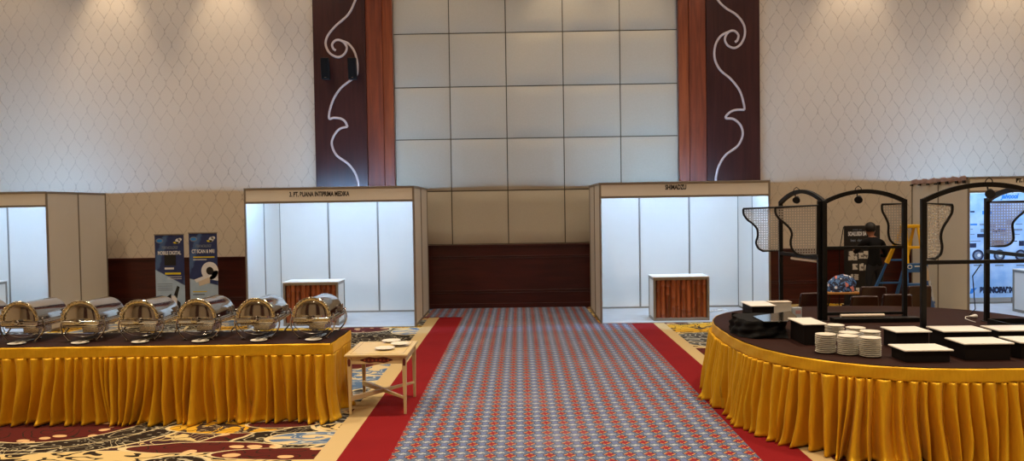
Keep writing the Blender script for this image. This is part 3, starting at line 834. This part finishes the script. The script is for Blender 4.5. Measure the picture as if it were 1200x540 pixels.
# ------------------------------------------------------------------ right table: risers
rg = 'black risers with white tops on the oval table'
def riser(fl, fr, bl, z, label, top=M_lamtop, inset=.02):
    a, b, c = atZ(*fl, z), atZ(*fr, z), atZ(*bl, z)
    x0, x1, y0, y1 = a.x, b.x, min(a.y, b.y), c.y
    r = thing('display_riser', label, 'riser', ((x0+x1)/2, (y0+y1)/2, TZ), rg)
    w, d, h = (x1-x0)/2, (y1-y0)/2, z-TZ
    MB().box(-w+inset, w-inset, -d+inset, d-inset, .001, h-.0125).build('riser_box', M_blackbox, r, bevel=.004)
    MB().box(-w, w, -d, d, h-.012, h).build('top_board', top, r, bevel=.003); return r
riser((1060, 410.3), (1118, 409.6), (1041, 403), .885, 'white-topped black riser nearest the front edge of the oval table')
riser((1130, 402.4), (1189, 401.6), (1109, 395.2), .925, 'white-topped black riser just right of the frontmost one')
riser((1196, 400.8), (1254, 400), (1172, 393.8), .925, 'white-topped black riser cut by right edge, in the second row')
riser((1050, 388.6), (1092, 387.8), (1022, 382.6), .945, 'white-topped black riser behind the plate stacks, left of back row')
riser((1106, 388), (1162, 387.2), (1086, 381.8), .945, 'white-topped black riser in the middle of the back row')
riser((1171, 387), (1228, 386.2), (1148, 381.2), .945, 'white-topped black riser at the right of the back row')
riser((941, 379.6), (969, 378.8), (921, 372.2), .98, 'tall white-topped black riser beside the black draped one')
riser((880, 358.2), (908, 357), (868, 352.8), .99, 'small white-topped black riser at the far left of the oval table')
# black draped riser with dark mirror top
zc_ = .945
A = [atZ(*p, zc_) for p in ((893, 377.5), (946, 376.8), (951, 370.8), (932, 364), (884, 371.5))]
A = [atZ(895, 377.5, zc_), atZ(922, 377.2, zc_), atZ(934, 371.8, zc_), atZ(926, 365, zc_), atZ(882, 371.2, zc_)]
cxy = sum(A, Vector())/len(A)
dr = thing('draped_riser', 'black cloth-draped riser with dark mirror top, left of the plates', 'riser', (cxy.x-.18, cxy.y+.1, TZ))
o = dr.location
ring = []
N = 72
def rad(q, b):   # rounded footprint
    c, s = math.cos(q), math.sin(q); k = (abs(c)**3+abs(s)**3)**(-1/3); return Vector((c*k*(.22+b), s*k*(.33+b)))
rnd = random.Random(3); phs = [rnd.uniform(0, 6) for _ in range(4)]
t = MB()
def drape(i, j):
    q = 2*PI*i/N; v = j/9
    b = .012*math.sin(q*11+phs[0]+4*v)+.014*math.sin(q*5+phs[1]+v*9)*v+.03*v+.010*math.sin(v*16+q*3)
    p = rad(q, b); return (p.x, p.y, (zc_-TZ-.005)*(1-v)+.004+.004*math.sin(q*9)*(1-v))
t.grid(drape, N, 10, True)
t.build('drape', M_blackcloth, dr, angle=180)
t = MB(); t.prism([tuple(Vector((rad(2*PI*k/40, -.01).x, rad(2*PI*k/40, -.01).y, zc_-TZ-.012))) for k in range(40)], (0, 0, .008)); t.build('cloth_top', M_blackcloth, dr)
t = MB(); t.prism([(p.x-o.x, p.y-o.y, zc_-TZ-.002) for p in A], (0, 0, .01)); t.build('mirror_plate', M_mirror, dr, bevel=.002)
# paper boxes behind the small riser
q = atZ(897, 366.5, TZ)
bx = thing('carton', 'white carton standing behind the small far-left riser', 'box', (q.x+.02, 9.02, TZ))
MB().box(-.14, .10, -.06, .06, .001, .19).build('box_body', M_lam, bx, bevel=.003); MB().box(-.145, .105, -.065, .065, .19, .2).build('lid', M_lampoff, bx, bevel=.002)
M_card = mat('pale_blue_card', (186, 196, 206), .5); M_pink = mat('pink_print', (196, 150, 150), .5)
q = atZ(914, 366, TZ)
bx = thing('leaflet_box', 'small pale leaflet box beside the left post of arched frame', 'box', (q.x, 9.0, TZ))
MB().box(-.045, .06, -.03, .03, .001, .13).build('box_body', M_card, bx, bevel=.002); MB().box(-.01, .05, -.0315, -.03, .06, .10).build('printed_patch', M_pink, bx)

# plate stacks
pg = 'white plates stacked on the oval table'
prof = [(.048, 0), (.05, 0), (.060, .005), (.0845, .0105), (.0870, .0135), (.0865, .0165), (.082, .0165), (.056, .0085), (.004, .008)]
pm_ = MB().lathe(prof, (0, 0, 0), 26)
pt0 = pm_.build('plate', M_china)
stacks = [((967.5, 391), 10, 'front left plate stack'), ((989.5, 392.6), 10, 'front middle plate stack'), ((1015.2, 394.6), 10, 'front right plate stack'),
          ((978, 380.3), 9, 'back left plate stack'), ((1003, 383.4), 9, 'back right plate stack'), ((995, 389), 9, 'middle plate stack'), ((1019.5, 387.6), 11, 'rightmost plate stack')]
first = True; rnd = random.Random(8); pitch = .0165; placed = []
for (px, py), n, nm in stacks:
    zt = TZ+.001+(n-1)*pitch+.0165
    q = atZ(px, py, zt); p2 = Vector((q.x, q.y))
    for _ in range(40):
        for o2 in placed:
            d = p2-o2
            if d.length < .182: p2 = o2+d.normalized()*.182
    placed.append(p2)
    for k in range(n):
        z = TZ+.001+k*pitch; fromtop = n-1-k
        lab = ('top white plate of the %s' % nm) if fromtop == 0 else ('bottom white plate of the %s' % nm) if k == 0 else '%s white plate from the top of the %s' % (ORD[fromtop], nm)
        c = pt0 if first else pt0.copy()
        if not first: C.objects.link(c)
        first = False
        c.location = (p2.x+rnd.uniform(-.0025, .0025), p2.y+rnd.uniform(-.0025, .0025), z); c.rotation_euler = (0, 0, rnd.uniform(0, 6))
        tag(c, lab, 'plate', pg)

# ------------------------------------------------------------------ arched black stall frames
def meshmat():
    h = Sh('perforated_mesh'); x, y, z = h.geo()
    s = 34.0
    ux, uz = (((x+y*.3)*s).frac()-.5), ((z*s).frac()-.5)
    r = (ux*ux+uz*uz).sqrt(); hole = r.lt(.30)
    tr = h.nt.nodes.new('ShaderNodeBsdfTransparent'); mx = h.nt.nodes.new('ShaderNodeMixShader')
    h.color(h.rgb((196, 192, 186))); h.set(Roughness=.5)
    out = h.nt.nodes['Material Output']
    f = hole*.4+.5
    h.nt.links.new(f.so, mx.inputs[0]); h.nt.links.new(h.b.outputs[0], mx.inputs[1]); h.nt.links.new(tr.outputs[0], mx.inputs[2]); h.nt.links.new(mx.outputs[0], out.inputs[0])
    return h.m
M_mesh = meshmat()
def post(r, x, y, z1, w=.045, name='post', z0=TZ+.001):
    t = MB(); t.box(x-w/2, x+w/2, y-w/2, y+w/2, z0, z1); t.box(x-w/2-.02, x+w/2+.02, y-w/2-.02, y+w/2+.02, z0, z0+.008)
    return t.build(name, M_black, r, bevel=.004, off=r.location)
def arch(r, p, q, z0, rise, w=.045, n=20):
    P = []
    for k in range(n+1):
        u = k/n; P.append((p[0]+(q[0]-p[0])*u, p[1]+(q[1]-p[1])*u, z0+rise*(1-(2*u-1)**2)))
    t = MB(); t.tube(P, (w*.7071, w*.6), n=4, ph=PI/4, up=(0, 0, 1)); return t.build('arch', M_black, r, off=r.location), P
def crossbar(r, p, q, z, w=.03):
    t = MB(); t.bar((p[0], p[1], z), (q[0], q[1], z), w, w*1.2); return t.build('crossbar', M_black, r, off=r.location, bevel=.003)
def smooth2(pts, per=5):
    P = [Vector(p) for p in pts]; out = []
    for i in range(len(P)-1):
        a, b, c, d = P[max(i-1, 0)], P[i], P[i+1], P[min(i+2, len(P)-1)]
        for k in range(per):
            t = k/per; out.append(.5*((2*b)+(c-a)*t+(2*a-5*b+4*c-d)*t*t+(3*b-a-3*c+d)*t**3))
    out.append(P[-1]); return out
def wing(r, hinge_top, curve, hinge_bot, place, rr=.013):
    """mesh wing: straight top bar, S-shaped free edge, hung on a post"""
    cv = [place(*p) for p in curve]; cv = smooth2(cv)
    loop = [place(*hinge_top)]+cv+[place(*hinge_bot)]
    t = MB(); t.tube(loop, rr, 8, closed=True); w = t.build('wing', M_black, r, off=r.location)
    t = MB(); t.prism(loop, (0, .003, 0)); t.build('wing_mesh', M_mesh, w, off=r.location)
    return w
def lamp(r, p):
    t = MB(); t.tube([(p[0], p[1], p[2]-.0), (p[0]-.01, p[1]-.03, p[2]-.05)], .008, 6)
    t.tube([(p[0]+.02, p[1]-.01, p[2]-.04), (p[0]-.01, p[1]-.06, p[2]-.07)], [.024, .044], 14); t.tube([(p[0]-.03, p[1], p[2]+.01), (p[0]-.02, p[1]-.01, p[2]+.06), (p[0]+.01, p[1]-.01, p[2]+.085), (p[0]+.045, p[1], p[2]+.06), (p[0]+.05, p[1], p[2]+.02)], .0045, 6)
    return t.build('clip_lamp', M_black, r, off=r.location)
Z1 = 2.115
f1 = thing('arched_stall_frame', 'arched black metal stall frame with mesh wings, left of the two', 'frame', (3.42, 8.8, TZ), 'arched stall frames')
P1 = (atY(966, 300, 8.8).x, 8.8); P2 = (atY(915, 300, 9.75).x, 9.75); P3 = (atY(1060, 300, 8.8).x, 8.8)
post(f1, P1[0], P1[1], Z1, .05); post(f1, P1[0]-.04, P1[1]+.04, Z1, .04); post(f1, *P2, Z1); post(f1, *P3, Z1)
ar, pp = arch(f1, P1, P3, Z1-.02, .115); lamp(f1, Vector(pp[8])+Vector((0, -.02, -.02)))
ar, pp = arch(f1, P1, P2, Z1-.02, .13); lamp(f1, Vector(pp[13])+Vector((0, -.02, -.02)))
crossbar(f1, P1, P3, atY(1010, 290, 8.8).z); crossbar(f1, P1, P2, 1.48, .04)
crossbar(f1, P1, P3, .86); 
wing(f1, (958, 240.5), [(908.5, 243), (909, 250), (913, 256), (919, 261), (925, 267), (928, 274), (926.5, 283), (928, 291), (934, 297.5), (943, 299.5)], (958, 298), lambda a, b: tuple(atY(a, b, 8.8)))
wing(f1, (914, 242.5), [(871, 244.6), (871.5, 251), (876, 257.5), (882, 262), (887, 268), (888, 276), (886, 284), (888.5, 290.5), (894, 294)], (914, 293.8), lambda a, b: tuple(atY(a, b, 9.75)))
wing(f1, (1058, 238.5), [(1033.5, 239.5), (1034, 247), (1038, 255), (1041, 263), (1041, 273), (1043, 281), (1048, 286)], (1058, 287), lambda a, b: tuple(atY(a, b, 8.83)))
MB().box(P1[0]+.04, P3[0]+.1, 8.62, 8.76, TZ+.001, TZ+.05).build('base_plinth', M_black, f1, off=f1.location, bevel=.004)
a, b = atY(985, 368.2, 8.7), atY(1036, 367.6, 8.7); t = MB(); t.tube([(a.x, 8.7, TZ+.070), (b.x, 8.7, TZ+.070)], .019, 10); t.build('tube_lamp', M_lampoff, f1, off=f1.location)
a, b = atY(926, 293.5, 9.5), atY(957, 297.6, 8.95); t = MB(); t.tube([(a.x+.02, 9.5, 1.435), (b.x+.01, 8.95, 1.435)], .019, 10); t.build('tube_lamp', M_lampoff, f1, off=f1.location)

f2 = thing('arched_stall_frame', 'arched black metal stall frame at right edge, before the printed backdrop', 'frame', (4.4, 7.5, TZ), 'arched stall frames')
Q1 = (atY(1082, 300, 7.5).x, 7.5); Q3 = (atY(1229, 300, 7.5).x, 7.5); Q2 = (atY(1156.5, 300, 8.6).x, 8.6)
for q in (Q1, Q3, Q2): post(f2, *q, Z1)
ar, pp = arch(f2, Q1, Q3, Z1-.02, .145); lamp(f2, Vector(pp[10])+Vector((0, -.02, -.02)))
arch(f2, Q2, Q3, Z1-.03, .11)
crossbar(f2, Q1, Q3, atY(1150, 306.5, 7.5).z, .032); crossbar(f2, Q2, Q3, 1.54, .032)
wing(f2, (1085, 238), [(1116, 240), (1115.5, 249), (1111, 257), (1105, 267), (1102.5, 277), (1104, 289), (1102, 298), (1096, 303)], (1085, 303), lambda a, b: tuple(atY(a, b, 7.5)))
wing(f2, (1159, 236.5), [(1206, 236), (1205, 243), (1199, 249), (1191, 256), (1186.5, 263), (1187.5, 274), (1187, 282), (1180, 287.5), (1170, 288.5)], (1159, 288.5), lambda a, b: tuple(atY(a, b, 8.6)))
# tray with a pale front at the foot of the right frame
a = atZ(1160, 382, TZ)
ty = thing('low_tray', 'low black tray with pale front edge behind the back-row risers', 'tray', (a.x+.35, 8.15, TZ)); 
t = MB(); t.box(-.34, .4, -.2, .2, .001, .012); t.box(-.34, -.325, -.2, .2, .012, .07); t.box(.385, .4, -.2, .2, .012, .07); t.box(-.325, .385, .185, .2, .012, .07); t.box(-.325, .385, -.2, -.185, .012, .07); t.build('tray_body', M_black, ty)
MB().box(-.33, .39, -.207, -.2005, .008, .05).build('pale_edge', M_lampoff, ty)
# bulb on its cord, hanging from the crossbar and lying on the table
a = atZ(1140, 370.5, TZ+.025); zc2 = atY(1150, 306.5, 7.5).z
lb = thing('cord_bulb', 'white bulb on thin cord lying on the oval table top', 'lamp', (a.x, a.y, TZ))
t = MB(); t.lathe([(.009, -.05), (.011, -.035), (.012, -.014), (.022, .014), (.024, .03), (.016, .047), (.003, .054)], (0, 0, .025), 14, 'x'); t.build('bulb', M_white, lb)
e = atY(1149.5, 309.5, 7.5)
t = MB(); t.tube([(-.05, 0, .025), (-.08, .0, .022), (-.11, -.05, .008), (-.13, -.18, .006), (-.14, -.3, .006)], .004, 6); t.build('plug_cable', M_white, lb)
t = MB(); t.tube([(-.045, 0, .032), (-.03, -.1, .12), (e.x-a.x-.02, e.y-a.y+.1, e.z-TZ-.12), (e.x-a.x, e.y-a.y, e.z-TZ)], .005, 6); t.build('cord', M_black, lb)

# ------------------------------------------------------------------ behind the oval table: chairs, stool, board, person, ladder
def chair_parts(r):
    t = MB()
    def back(i, j):
        u = i/10-.5; v = j/8
        return (u*(.40-.05*v**2), .20+.05*v+.05*(1-(2*u)**2)*-.6, .47+.38*v)
    t.grid(back, 11, 9); t.build('backrest', M_leather, r, solid=.05, bevel=.02, seg=3, angle=180)
    t = MB(); t.box(-.21, .21, -.22, .2, .42, .48); t.build('seat', M_leather, r, bevel=.025, seg=3)
    for sx in (-1, 1):
        t = MB(); t.tube([(sx*.19, -.19, .42), (sx*.2, -.21, 0)], .012, 8); t.build('leg', M_black, r)
        t = MB(); t.tube([(sx*.19, .19, .42), (sx*.2, .24, 0)], .012, 8); t.build('leg', M_black, r)
    t = MB()
    for sx in (-1, 1): t.tube([(sx*.18, .2, .4), (sx*.18, .235, .8)], .012, 8)
    t.build('back_frame', M_black, r)
hg = 'dark maroon chairs behind the oval table'
cs = None
for px, py, Y, z, rz, lab in ((941, 340, 11.2, .85, PI+.2, 'dark maroon chair seen under the left arch, by the corner post'), (1017, 338.5, 11.9, .85, PI-.1, 'dark maroon chair in front of the person in black'),
                       (1004, 350, 10.75, .85, PI, 'dark maroon chair nearest the oval table, under the wide arch'), (1046, 349, 10.9, .85, PI-.2, 'dark maroon chair in front of the yellow and blue ladder'), (1066, 341, 11.9, .85, PI+.1, 'dark maroon chair at the foot of the ladder, right of the others')):
    q = atY(px, py, Y)
    if cs is None: cs = thing('banquet_chair', lab, 'chair', (q.x, Y, 0), hg, rz); chair_parts(cs)
    else: dup(cs, (q.x, Y, 0), lab, hg, rz)
# stool with a floral bundle
q = atY(984, 341, 12.2); sz = q.z
so = thing('folding_stool', 'small folding stool under the blue floral bundle', 'stool', (q.x, 12.2, 0))
MB().box(-.24, .24, -.18, .18, sz-.03, sz).build('seat', mat('tan_board', (170, 120, 60), .5), so, bevel=.006)
for sx in (-1, 1):
    for sy in (-1, 1):
        t = MB(); t.tube([(sx*.2, sy*.14, sz-.03), (sx*.2, -sy*.16, 0.0)], .011, 8); t.build('leg', M_black, so)
def floral():
    h = Sh('blue_floral_cloth'); x, y, z = h.obj()
    v = h.voro(h.vec(x, y, z), 13); d = E(h.nt, v.outputs['Distance']); n = h.noise(h.vec(x, y*1.0, z), 16, 2, .5, 1.5)
    c = h.mix(n.gt(.52), (16, 26, 60), (70, 110, 166)); c = h.mix(d.lt(.28), c, (206, 210, 222)); c = h.mix(h.noise(h.vec(x, y, z), 9, 1).gt(.64), c, (200, 120, 110))
    h.color(c); h.set(Roughness=.7); return h.m
t = MB(); rnd = random.Random(2)
def bundle(i, j):
    q = 2*PI*i/28; v = j/10; rr = math.sin(PI*min(1, v*.5+.5))**.6 if v < 1 else 0
    R = (1-v**2.2)**.5 if v < 1 else 0.02
    R *= 1+.08*math.sin(q*5+v*4)+.05*math.sin(q*9-v*6)
    return (.225*R*math.cos(q)+.05*v, .16*R*math.sin(q), .001+.26*v*(1+.12*math.sin(q*2+1)*(1-v)))
t.grid(bundle, 28, 11, True)
fb = tag(t.build('cloth_bundle', floral(), angle=180), 'blue floral cloth bundle on a small stool behind the stall frame', 'cloth'); fb.location = (q.x, 12.2, sz)

# black display board with pictures
BYB = 15.7; a = atY(989, 264.5, BYB); b = atY(1031, 264.5, BYB)
db = thing('poster_stand', 'black poster stand with pale pictures beside the person in black', 'poster', ((a.x+b.x)/2, BYB, 0)); W = b.x-a.x; H = a.z
MB().box(-W/2, W/2, -.01, .01, .06, H).build('board', mat('black_board', (30, 26, 26), .5), db, bevel=.003)
MB().box(-W/2, W/2, -.12, .12, 0, .06).build('foot', M_black, db, bevel=.008)
t = MB(); t.tube([(-W/2, .02, H-.02), (-W/2-.05, .1, H-.5), (-W/2-.05, .12, .03)], .008, 6); t.build('stay', M_black, db)
M_photo = None
def photo():
    h = Sh('printed_photo'); x, y, z = h.geo(); n = h.noise(h.vec(x, 0.0, z), 14, 2)
    h.color(h.mix(n.gt(.56), (216, 210, 200), (110, 104, 100))); h.set(Roughness=.5); return h.m
M_photo = photo(); o = db.location
for x0, y0, x1, y1 in ((994, 294, 1004.5, 305), (1006, 296, 1011.5, 303), (1012, 294, 1020, 303), (999, 309, 1005, 316), (1007, 308.5, 1012, 317), (1013, 310, 1021, 316.5), (997, 321, 1000, 335), (1001, 321, 1006, 328), (1014, 322, 1022, 328), (1003, 337, 1007, 344), (1017, 331, 1021, 336)):
    p, q = atY(x0, y1, BYB-.01), atY(x1, y0, BYB-.01)
    MB().box(p.x-o.x, q.x-o.x, -.0125, -.0105, p.z, q.z).build('picture', M_photo, db)
q = atY(1004.5, 274, BYB-.01); lettering('SOALUSDI SA', .11, .36, M_text, db, (q.x-o.x, -.012, q.z), .003)
q = atY(1004, 281.5, BYB-.01); lettering('best  class', .07, .24, M_grey, db, (q.x-o.x, -.012, q.z), .001)
q = atY(1004.5, 269, BYB-.01); lettering('wireless  pro', .04, .18, M_grey, db, (q.x-o.x, -.012, q.z), .0)

# person in black, back to us
PY = 15.0; q = atY(1021.5, 262, PY); PX = q.x; PHt = 1.69; k = PHt/1.75
pr = thing('person', 'person in black seen from behind, working at the poster stand', 'person', (PX+.02, PY, 0))
V, Ed, Rr = [], [], []
def jv(p, r, par=None):
    V.append(Vector(p)*k); Rr.append((r*k, r*k) if not isinstance(r, tuple) else (r[0]*k, r[1]*k))
    if par is not None: Ed.append((par, len(V)-1))
    return len(V)-1
pel = jv((.03, -.01, .95), (.155, .11)); wai = jv((.025, -.01, 1.10), (.14, .10), pel); chs = jv((.02, 0, 1.28), (.165, .115), wai)
upc = jv((.01, .02, 1.40), (.13, .09), chs); nk = jv((-.005, .045, 1.485), .055, upc); nk2 = jv((-.015, .06, 1.54), .056, nk)
h1 = jv((-.02, .07, 1.60), .084, nk2); h2 = jv((-.022, .072, 1.66), .088, h1); h3 = jv((-.022, .065, 1.71), .06, h2)
no = jv((-.024, .165, 1.61), .015, h1)
for s in (-1, 1):
    e_ = jv((-.02+s*.09, .07, 1.615), .014, h1)
    hp = jv((.03+s*.09, -.01, .88), .095, pel); kn = jv((.03+s*.11, .02, .48), .06, hp); an = jv((.03+s*.115, -.02, .09), .042, kn)
    he = jv((.03+s*.118, .03, .045), .042, an); to = jv((.03+s*.13, .15, .03), .034, he)
    if s < 0: sh, el, wr = (-.175, .02, 1.38), (-.27, .16, 1.17), (-.20, .40, 1.24)
    else: sh, el, wr = (.195, .02, 1.36), (.31, .10, 1.10), (.22, .34, 1.10)
    a_ = jv(sh, .068, upc); b_ = jv(el, .047, a_); c_ = jv(wr, .03, b_)
    d = (Vector(wr)-Vector(el)).normalized(); sd = Vector((1, 0, 0)); sd = (sd-d*sd.dot(d)).normalized(); up = sd.cross(d)
    pm2 = Vector(wr)+d*.06; pa = jv(pm2, (.036, .02), c_)
    for fi, (off, ln) in enumerate(((-.030, .072), (-.010, .082), (.010, .076), (.030, .060))):
        f1_ = jv(pm2+d*.045+sd*off, .0095, pa); f2_ = jv(pm2+d*(.045+ln*.5)+sd*off*1.05-up*.012, .0085, f1_); jv(pm2+d*(.045+ln*.8)+sd*off-up*.035, .0075, f2_)
    th1 = jv(Vector(wr)+d*.045-sd*s*.038, .0105, pa); jv(Vector(wr)+d*.085-sd*s*.058-up*.01, .009, th1)
me = bpy.data.meshes.new('body'); me.from_pydata([tuple(v) for v in V], Ed, [])
ob = bpy.data.objects.new('body', me); C.objects.link(ob)
sm = ob.modifiers.new('skin', 'SKIN'); sm.use_smooth_shade = True
for i, sv in enumerate(me.skin_vertices[0].data): sv.radius = Rr[i]; sv.use_root = (i == 0)
ss = ob.modifiers.new('sub', 'SUBSURF'); ss.levels = 2
dg = bpy.context.evaluated_depsgraph_get(); m2 = bpy.data.meshes.new_from_object(ob.evaluated_get(dg)); bpy.data.objects.remove(ob)
m2.materials.clear()
for m in (M_skin, M_shirt, mat('dark_trousers', (22, 22, 28), .8, 0, .2)): m2.materials.append(m)
for pgn in m2.polygons:
    c = pgn.center/k; pgn.use_smooth = True
    if c.z > 1.475: pgn.material_index = 0
    elif c.z < .06+.03 : pgn.material_index = 2
    elif c.z < .93 and abs(c.x-.03) < .26 and c.y < .2: pgn.material_index = 2
    else:
        pgn.material_index = 0 if (c.y > .22 and c.z > 1.0) else 1
m2.name = 'body'; bo = bpy.data.objects.new('body', m2); C.objects.link(bo); bo.parent = pr
t = MB()
def cap(i, j):
    q = 2*PI*i/24; v = j/9; el = PI/2-v*PI*.74
    rx, ry, rz = .098, .108, .105; p = Vector((math.cos(q)*math.cos(el)*rx, math.sin(q)*math.cos(el)*ry, math.sin(el)*rz))
    if p.y > .05 and p.z < .03: p.y = .05+(p.y-.05)*.35
    p *= 1+.03*math.sin(q*7+v*9)
    return (Vector((-.022, .06, 1.655))+p)*k
t.grid(cap, 24, 10, True); t.build('hair', M_hair, pr, angle=180, solid=.012)

# ladder: yellow head, blue rails
LYD = 13.7; q = atY(1067, 263, LYD); lx = q.x; LH = q.z
ld = thing('step_ladder', 'open step ladder with yellow top and blue steps behind the frames', 'ladder', (lx, LYD, 0))
t = MB(); t.box(-.15, .15, -.07, .1, LH-.06, LH); t.build('top_cap', M_yellow, ld, bevel=.012)
def rails(name, yb, split, xt, xb, xs=0):
    for s in (-1, 1):
        p = lambda u: Vector((s*(xt+(xb-xt)*u)+xs*u, (-.05 if yb < 0 else .08)+(yb)*u, LH-.05-(LH-.05)*u))
        t = MB(); t.bar(p(0), p(split), .06, .03, up=(0, 1, 0)); r_ = t.build(name, M_yellow, ld)
        t = MB(); t.bar(p(split), p(1), .06, .03, up=(0, 1, 0)); t.build('lower_rail', M_blue, r_)
rails('front_rail', -.35, .38, .10, .24); rails('rear_rail', .45, .38, .10, .26, -.35)
for i, u in enumerate((.2, .40, .58, .76, .9)):
    w = .11+.15*u; y = -.05-.35*u; z = LH-.05-(LH-.05)*u
    st_ = MB().box(-w-.02, w+.02, y-.03, y+.08, z-.10 if i == 1 else z-.03, z+.05 if i == 1 else z+.01).build('step', M_yellow if i == 0 else M_blue, ld, bevel=.004)
    if i == 1:
        t = MB(); t.tube([(-.12+.035*math.cos(2*PI*q_/16), y-.0315, z-.005+.03*math.sin(2*PI*q_/16)) for q_ in range(16)], .006, 6, closed=True)
        t.flat([(-.04, y-.0312, z+.012), (.12, y-.0312, z+.012), (.12, y-.0312, z-.006), (-.04, y-.0312, z-.006)]); t.build('label_mark', M_white, st_, recalc=False)
for u in (.35, .6, .85):
    w = .10+.16*u; t = MB(); y = .08+.45*u; z = LH-.05-(LH-.05)*u; t.bar((-w-.35*u, y, z), (w-.35*u, y, z), .03, .03); t.build('rear_rung', M_blue, ld)
# tarpaulin roll leaning by the ladder
a, b = atY(1084, 312, 12.9), atY(1090, 352, 12.9)
dirv = Vector((b.x-a.x, 0, b.z-a.z)); foot = Vector((a.x+dirv.x*(a.z/-dirv.z), 12.9, 0))
def tarp():
    h = Sh('blue_white_tarpaulin'); x, y, z = h.obj(); n = h.noise(h.vec(x*5, y*5, z*2.5), 2.0, 3, .6, .8)
    c = h.mix(n.gt(.52), (170, 178, 186), (52, 86, 140)); h.color(h.mix(z.gt(.8), c, (176, 160, 136))); h.set(Roughness=.5); return h.m
t = MB(); P = [Vector((dirv.x*-u*(a.z/-dirv.z), .05*math.sin(u*3), a.z*u)) for u in [i/10 for i in range(11)]]
t.tube([p+Vector((0, 0, .002)) for p in P], [.075, .085, .08, .09, .08, .085, .075, .07, .06, .05, .035], 12)
tr = tag(t.build('tarpaulin_roll', tarp()), 'rolled blue and white tarpaulin leaning upright beside the ladder', 'tarpaulin'); tr.location = foot

# ------------------------------------------------------------------ light
W = bpy.data.worlds.new('world'); S.world = W; W.use_nodes = True
W.node_tree.nodes['Background'].inputs[0].default_value = (.9, .8, .7, 1); W.node_tree.nodes['Background'].inputs[1].default_value = .05
WARM = (1.0, .80, .58)
def area(name, loc, size, power, col=WARM, rot=(0, 0, 0), spread=PI):
    l = bpy.data.lights.new(name, 'AREA'); l.shape = 'DISK'; l.size = size; l.energy = power; l.color = col; l.spread = spread
    o = bpy.data.objects.new(name, l); C.objects.link(o); o.location = loc; o.rotation_euler = rot; return o
for x in (-9, -4.5, 0, 4.5, 9):
    for y in (-2, 3, 8.5, 13.2):  # row behind the camera is fill, added to brighten reflections and skirt
        area('downlight_and_fill', (x, y, RZ-.03), .45, 118 if y < 13 else 38, spread=2.0)
for x, e, sz in [(-8.4, 210, .95), (-6.0, 210, .95), (.9, 110, .95), (2.4, 110, .95), (6.9, 210, .95), (9.9, 210, .95)]+[(q, 115, 1.75) for q in (-10.5, -7.5, -4.6, -1.6, 1.2, 4.4, 7.4, 10.5)]:  # wide spots are fill, added to warm and brighten the upper wall
    l = bpy.data.lights.new('wall_washer_and_fill', 'SPOT'); l.energy = e; l.color = WARM; l.spot_size = sz; l.spot_blend = .8; l.shadow_soft_size = .12
    o = bpy.data.objects.new('wall_washer_and_fill', l); C.objects.link(o); o.location = (x, 15.9 if sz < 1 else 14.6, RZ-.05); o.rotation_euler = (.16 if sz < 1 else .42, 0, 0)
S.view_settings.view_transform = 'Standard'; S.view_settings.look = 'None'; S.view_settings.gamma = 1; S.view_settings.exposure = 0.14
S.view_settings.use_curve_mapping = False
S.render.film_transparent = False
S.cycles.max_bounces = 8; S.cycles.diffuse_bounces = 4; S.cycles.glossy_bounces = 4; S.cycles.transparent_max_bounces = 12
S.cycles.use_denoising = True; S.cycles.sample_clamp_indirect = 6
